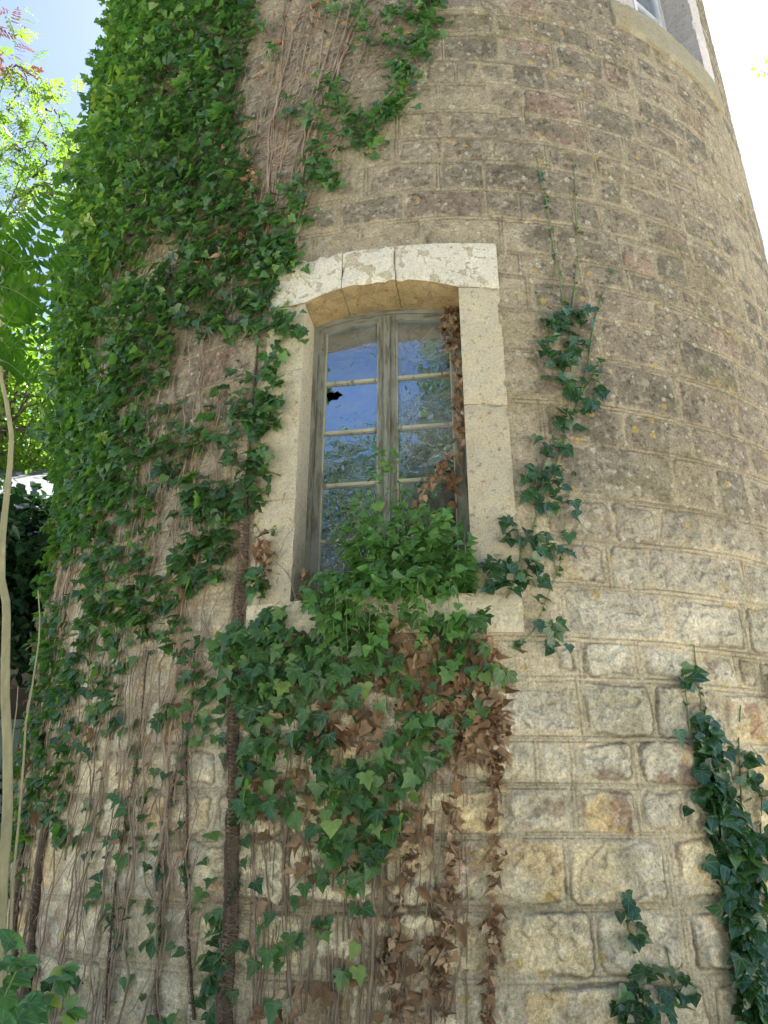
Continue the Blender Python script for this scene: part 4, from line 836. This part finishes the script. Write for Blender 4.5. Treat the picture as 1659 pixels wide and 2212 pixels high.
# far walnut-like tree with drooping sunlit compound leaves
wt = thing('walnut_tree', (-8.2, 11.5, 0), 'sunlit tree upper left with drooping yellow green compound leaves against the sky', 'tree')
s_ = MB(); k = np.linspace(0, 1, 14)[:, None]; Pt = np.array([-8.2, 11.5, 0])+np.array([.6, -1, 9.5])*k; s_.tube(Pt, np.linspace(.2, .06, 14), 9); lf = MB(); rs_ = MB()
cl = [(5, 60, 9), (20, 150, 10), (60, 190, 10), (15, 240, 10), (60, 260, 10), (100, 240, 8), (135, 290, 9), (165, 320, 8), (100, 320, 10), (40, 330, 10), (5, 340, 10), (70, 380, 9), (140, 370, 9), (175, 350, 6), (110, 420, 8), (30, 430, 9), (170, 420, 6), (0, 480, 8), (140, 470, 8), (-40, 200, 12), (-60, 350, 12), (-90, 280, 12), (-60, 100, 10), (60, 480, 6)]
prev = None
for cu, cv, c_ in cl:
    Y0 = rng.uniform(8.3, 9.6); c = at(cu, cv, Y0); i = rng.integers(7, 13); src = Pt[i] if prev is None or rng.random() < .22 else prev; prev = c; q = src+(c-src)*k; q[:, 2] += .25*np.sin(k[:, 0]*math.pi); s_.tube(q+rng.normal(0, .02, q.shape), np.linspace(.022, .007, 14), 5)
    for _ in range(int(c_*2.1)):
        b = c+rng.normal(0, .16, 3); d = unit(np.array([rng.normal(.4, .7), rng.normal(0, .5), rng.normal(-.35, .4)])); L_ = rng.uniform(.25, .42); red = cv < 170 and rng.random() < .5
        frond(rs_ if red else lf, s_, [b, b+d*L_*.5, b+d*L_+np.array([0, 0, -.10])], 6, rng.uniform(.07, .11), rng.normal(0, .5, 3)+np.array([0, -.2, 1.]), rn=rng.uniform(.4, 1), droop=.4)
mesh('trunk', s_, m_bark, wt); mesh('foliage', lf, m_far, wt); x_ = mesh('foliage', rs_, m_russet, wt); x_['label'] = 'russet autumn leaves at the top'
G_ = 'sunlit trees behind the tower'
tree('tree', 'nearest bright yellow green tree behind the sapling foliage', (-7.8, 13, 0), (-7.3, 13, 10.5), ((-7.2, 13, 9.2), (1.9, 1.6, 2.6)), 85, 80, .13, m_far, group=G_, sig=.42)
tree('tree', 'middle sunlit tree low between ivy edge and outbuilding roof', (-6.3, 15.5, 0), (-7.3, 15.5, 10), ((-8.2, 15.5, 9.3), (2.4, 1.5, 2.6)), 80, 70, .14, m_far, group=G_, sig=.45)
tree('tree', 'farthest hazy sunlit tree behind the other two at the left edge', (-11.5, 21, 0), (-11.3, 21, 15), ((-11.4, 21, 12.2), (3.2, 2.4, 4.2)), 80, 70, .18, m_far, group=G_, sig=.6)
tree('laurel', 'dark glossy laurel in shade between outbuilding wall and ivy', (-4.3, 7.9, 0), (-4.05, 7.6, 5.2), ((-3.6, 7.35, 4.1), (.5, .4, .98)), 56, 70, .12, m_laurel, tm=TB, cat='shrub', trunk_r=.05, sig=.2, down=.6)
tree('laurel', 'low dark bush at the foot of the outbuilding door', (-3.9, 6.9, 0), (-3.85, 6.9, 1.5), ((-3.55, 6.9, 1.15), (.6, .4, 1.1)), 34, 60, .10, m_laurel, tm=TB, cat='shrub', trunk_r=.03, sig=.2, down=.6)
# trees at the visitor's back, mirrored in the panes
G_ = 'trees behind the viewer mirrored in the panes'
for k, (x_, y_, h_, r_, lab) in enumerate(((-2.3, -10, 14.6, 1.5, 'tall narrow tree mirrored in the right panes'), (-5.6, -11, 12.6, 3.0, 'broad round topped tree mirrored in the left panes'), (1.8, -10, 12.6, 2.4, 'tree behind the viewer just right of the round one'), (5.0, -11, 11, 2.8, 'tree far right behind the viewer'), (-9.5, -11, 11, 2.8, 'tree far left behind the viewer'))):
    tree('tree', lab, (x_, y_, 0), (x_, y_, h_-.6), ((x_, y_, h_*.55), (r_, r_, h_*.42)), 130, 110, .2, m_tree, group=G_, sig=.5)
tree('tree', 'overhanging tree behind the viewer whose high branch is mirrored upper right', (4.2, -4.5, 0), (2.0, -4.3, 10.8), ((-.9, -4.5, 10.7), (1.3, .9, 1.1)), 34, 50, .12, m_tree, group=G_, sig=.3, trunk_r=.12)

# branch reaching into the white sky at the right edge
tr_ = thing('tree', (9.5, 9.5, 0), 'tree off the right edge with one small pale leafy twig showing against the white sky', 'tree'); s_ = MB(); lf = MB(); k = np.linspace(0, 1, 14)[:, None]
Pt = np.array([9.5, 9.5, 0])+np.array([-.3, -.5, 10.5])*k; s_.tube(Pt, np.linspace(.2, .05, 14), 9); tipp = at(1640, 150, 7.0)
q = Pt[12]+(tipp-Pt[12])*k; q[:, 2] += .3*np.sin(k[:, 0]*math.pi); s_.tube(q, np.linspace(.03, .003, 14), 5)
B = np.array([at(u, v, 7.0) for u, v in ((1652, 137), (1632, 150), (1640, 158), (1652, 158), (1660, 150), (1665, 170), (1668, 135))]); T = unit(np.array([[.3, 0, 1], [-1, 0, .1], [-.2, 0, -1], [.1, 0, -1], [.8, 0, -.6], [.3, 0, -1], [1, 0, .4]]))
leaves(lf, TB, B, unit(np.tile([.1, -1., -.3], (7, 1))+rng.normal(0, .3, (7, 3))), T, np.full(7, .075), np.full(7, .8))
n = 2600; cc_ = np.array([9.6, 9.2, 9.2])+rng.normal(0, 1, (40, 3))*np.array([.9, 1.2, 1.3]); B = np.repeat(cc_, 65, 0)+rng.normal(0, .35, (n, 3)); leaves(lf, TB, B, unit(rng.normal(0, 1, (n, 3))), unit(rng.normal(0, 1, (n, 3))), rng.uniform(.08, .13, n), rng.random(n))
mesh('trunk', s_, m_bark, tr_); mesh('foliage', lf, m_far, tr_)

# weeds in the lower left corner
def weed(label, base, items, mat, L, five=False):
    t = thing('weed', base, label, 'plant', 'weeds in the lower left corner'); s_ = MB(); lf = MB()
    for u, v, Y0 in items:
        p_ = at(u, v, Y0); k = np.linspace(0, 1, 10)[:, None]; q = np.array(base)+(p_-np.array(base))*k; q[:, 0] -= .08*np.sin(k[:, 0]*math.pi); s_.tube(q, np.linspace(.004, .0015, 10), 5, .6)
        n = 5 if five else 3; a = np.linspace(-1.5, 1.5, n)+rng.normal(0, .15, n)+math.pi/2*rng.choice([-.3, .2, .0]); T = np.stack([np.cos(a), -.3+0*a, np.sin(a)*.6-.1], -1)
        leaves(lf, TB if five else TH, np.repeat(p_[None], n, 0), unit(np.tile([.1, -.55, .8], (n, 1))+rng.normal(0, .2, (n, 3))), unit(T), rng.uniform(.8, 1.2, n)*L, np.clip(rng.normal(.55, .2, n), 0, 1))
    mesh('stems', s_, m_green, t); mesh('leaves', lf, mat, t)
weed('broad leaved dull green weed in the lower left corner', (-1.0, 1.9, 0), [(20, 2030, 2.0), (45, 2075, 2.0), (5, 2075, 2.05), (30, 2110, 2.05), (10, 2150, 2.0), (60, 2165, 2.1), (40, 2200, 2.0), (5, 2210, 1.95)], m_shoot, .045)
weed('lighter green weed with pointed leaflets right of the broad leaved one', (-.85, 2.3, 0), [(128, 2115, 2.3), (95, 2150, 2.3), (140, 2090, 2.35), (70, 2190, 2.3), (20, 2190, 2.3), (150, 2180, 2.4)], m_ivy, .05, True)

# ------------------------------------------------------------------ old outbuilding behind
ob = thing('outbuilding', (-7, 8.6, 0), 'dark old outbuilding behind the sapling with brick lintel and wide green door', 'building')
YF = 8.6; m_rough = plain('rubble_render', (.14, .12, .085), (.30, .25, .17), 4, .95, .03, 9); m_brick = plain('old_brick', (.15, .055, .035), (.23, .095, .06), 9, .9, .004, 60)
m_wood = plain('grey_brown_wood', (.07, .055, .045), (.15, .12, .10), 8, .8, .004, 30, (1, 1, .2)); m_door = plain('faded_green_door', (.055, .09, .075), (.10, .14, .115), 3, .7, .003, 20, (1, 1, .2)); m_beam = plain('dark_beam', (.02, .018, .015), (.05, .042, .035), 6, .9, .004, 30)
w = MB(); x0, x1, d0, d1 = -13.0, -2.4, -8.2, -3.3
w.box((x0, YF, 0), (d0, YF+.5, 5.25)); w.box((d1, YF, 0), (x1, YF+.5, 5.25)); w.box((d0, YF, 3.71), (d1, YF+.5, 5.25)); w.box((x0, YF+.5, 0), (x0+.4, YF+7, 5.25)); w.box((x0, YF+7, 0), (x1, YF+7.4, 5.25)); mesh('wall', w, m_rough, ob, smooth=False)
b = MB()
for row in range(2):
    xx = d0-.2
    while xx < d1+.35:
        if xx > -4.6 or rng.random() < .95: b.box((xx, YF-.012, 3.715+row*.185), (xx+.085, YF+.1, 3.715+row*.185+.16), rot=rng.normal(-.12, .05))
        xx += .125+rng.normal(0, .008)
mesh('brick_lintel', b, m_brick, ob, smooth=False)
b = MB(); b.box((d0-.2, YF-.02, 3.62), (d1+.3, YF+.3, 3.705)); mesh('beam', b, m_beam, ob, smooth=False)
b = MB(); b.box((d0, YF+.12, 3.26), (d1, YF+.2, 3.62)); b.box((-4.18, YF+.10, 3.26), (-4.13, YF+.118, 3.62)); b.box((d0, YF+.06, 3.235), (d1, YF+.25, 3.258)); mesh('transom_board', b, m_wood, ob, smooth=False)
b = MB(); b.box((d0, YF+.35, 2.86), (d1, YF+.4, 3.235)); mesh('opening_shade_panel', b, m_beam, ob, smooth=False)  # dark panel in place of the shade inside the opening
b = MB(); xx = d0
while xx < d1-.05: b.box((xx+.003, YF+.14, 0.02), (xx+.147, YF+.18, 2.76)); xx += .15
b.box((d0, YF+.10, 2.765), (d1, YF+.2, 2.855)); mesh('door', b, m_door, ob, smooth=False)
r_ = MB(); V = [[x0-.2, YF-.35, 5.2], [x1, YF-.35, 5.2], [x1, YF+3.7, 7.6], [x0-.2, YF+3.7, 7.6], [x1, YF+7.8, 5.55], [x0-.2, YF+7.8, 5.55]]; V = np.array(V); V = np.vstack([V, V+[0, 0, .12]])
r_.add(V, [[0, 3, 2, 1], [3, 5, 4, 2], [6, 7, 8, 9], [9, 8, 10, 11], [0, 1, 7, 6], [5, 11, 10, 4]]); r_.add(V[[1, 2, 4, 7, 8, 10]], [[0, 1, 4, 3], [1, 2, 5, 4]]); mesh('roof', r_, m_slate, ob, smooth=False)

for o in S.objects:
    if '_b' in o: del o['_b']
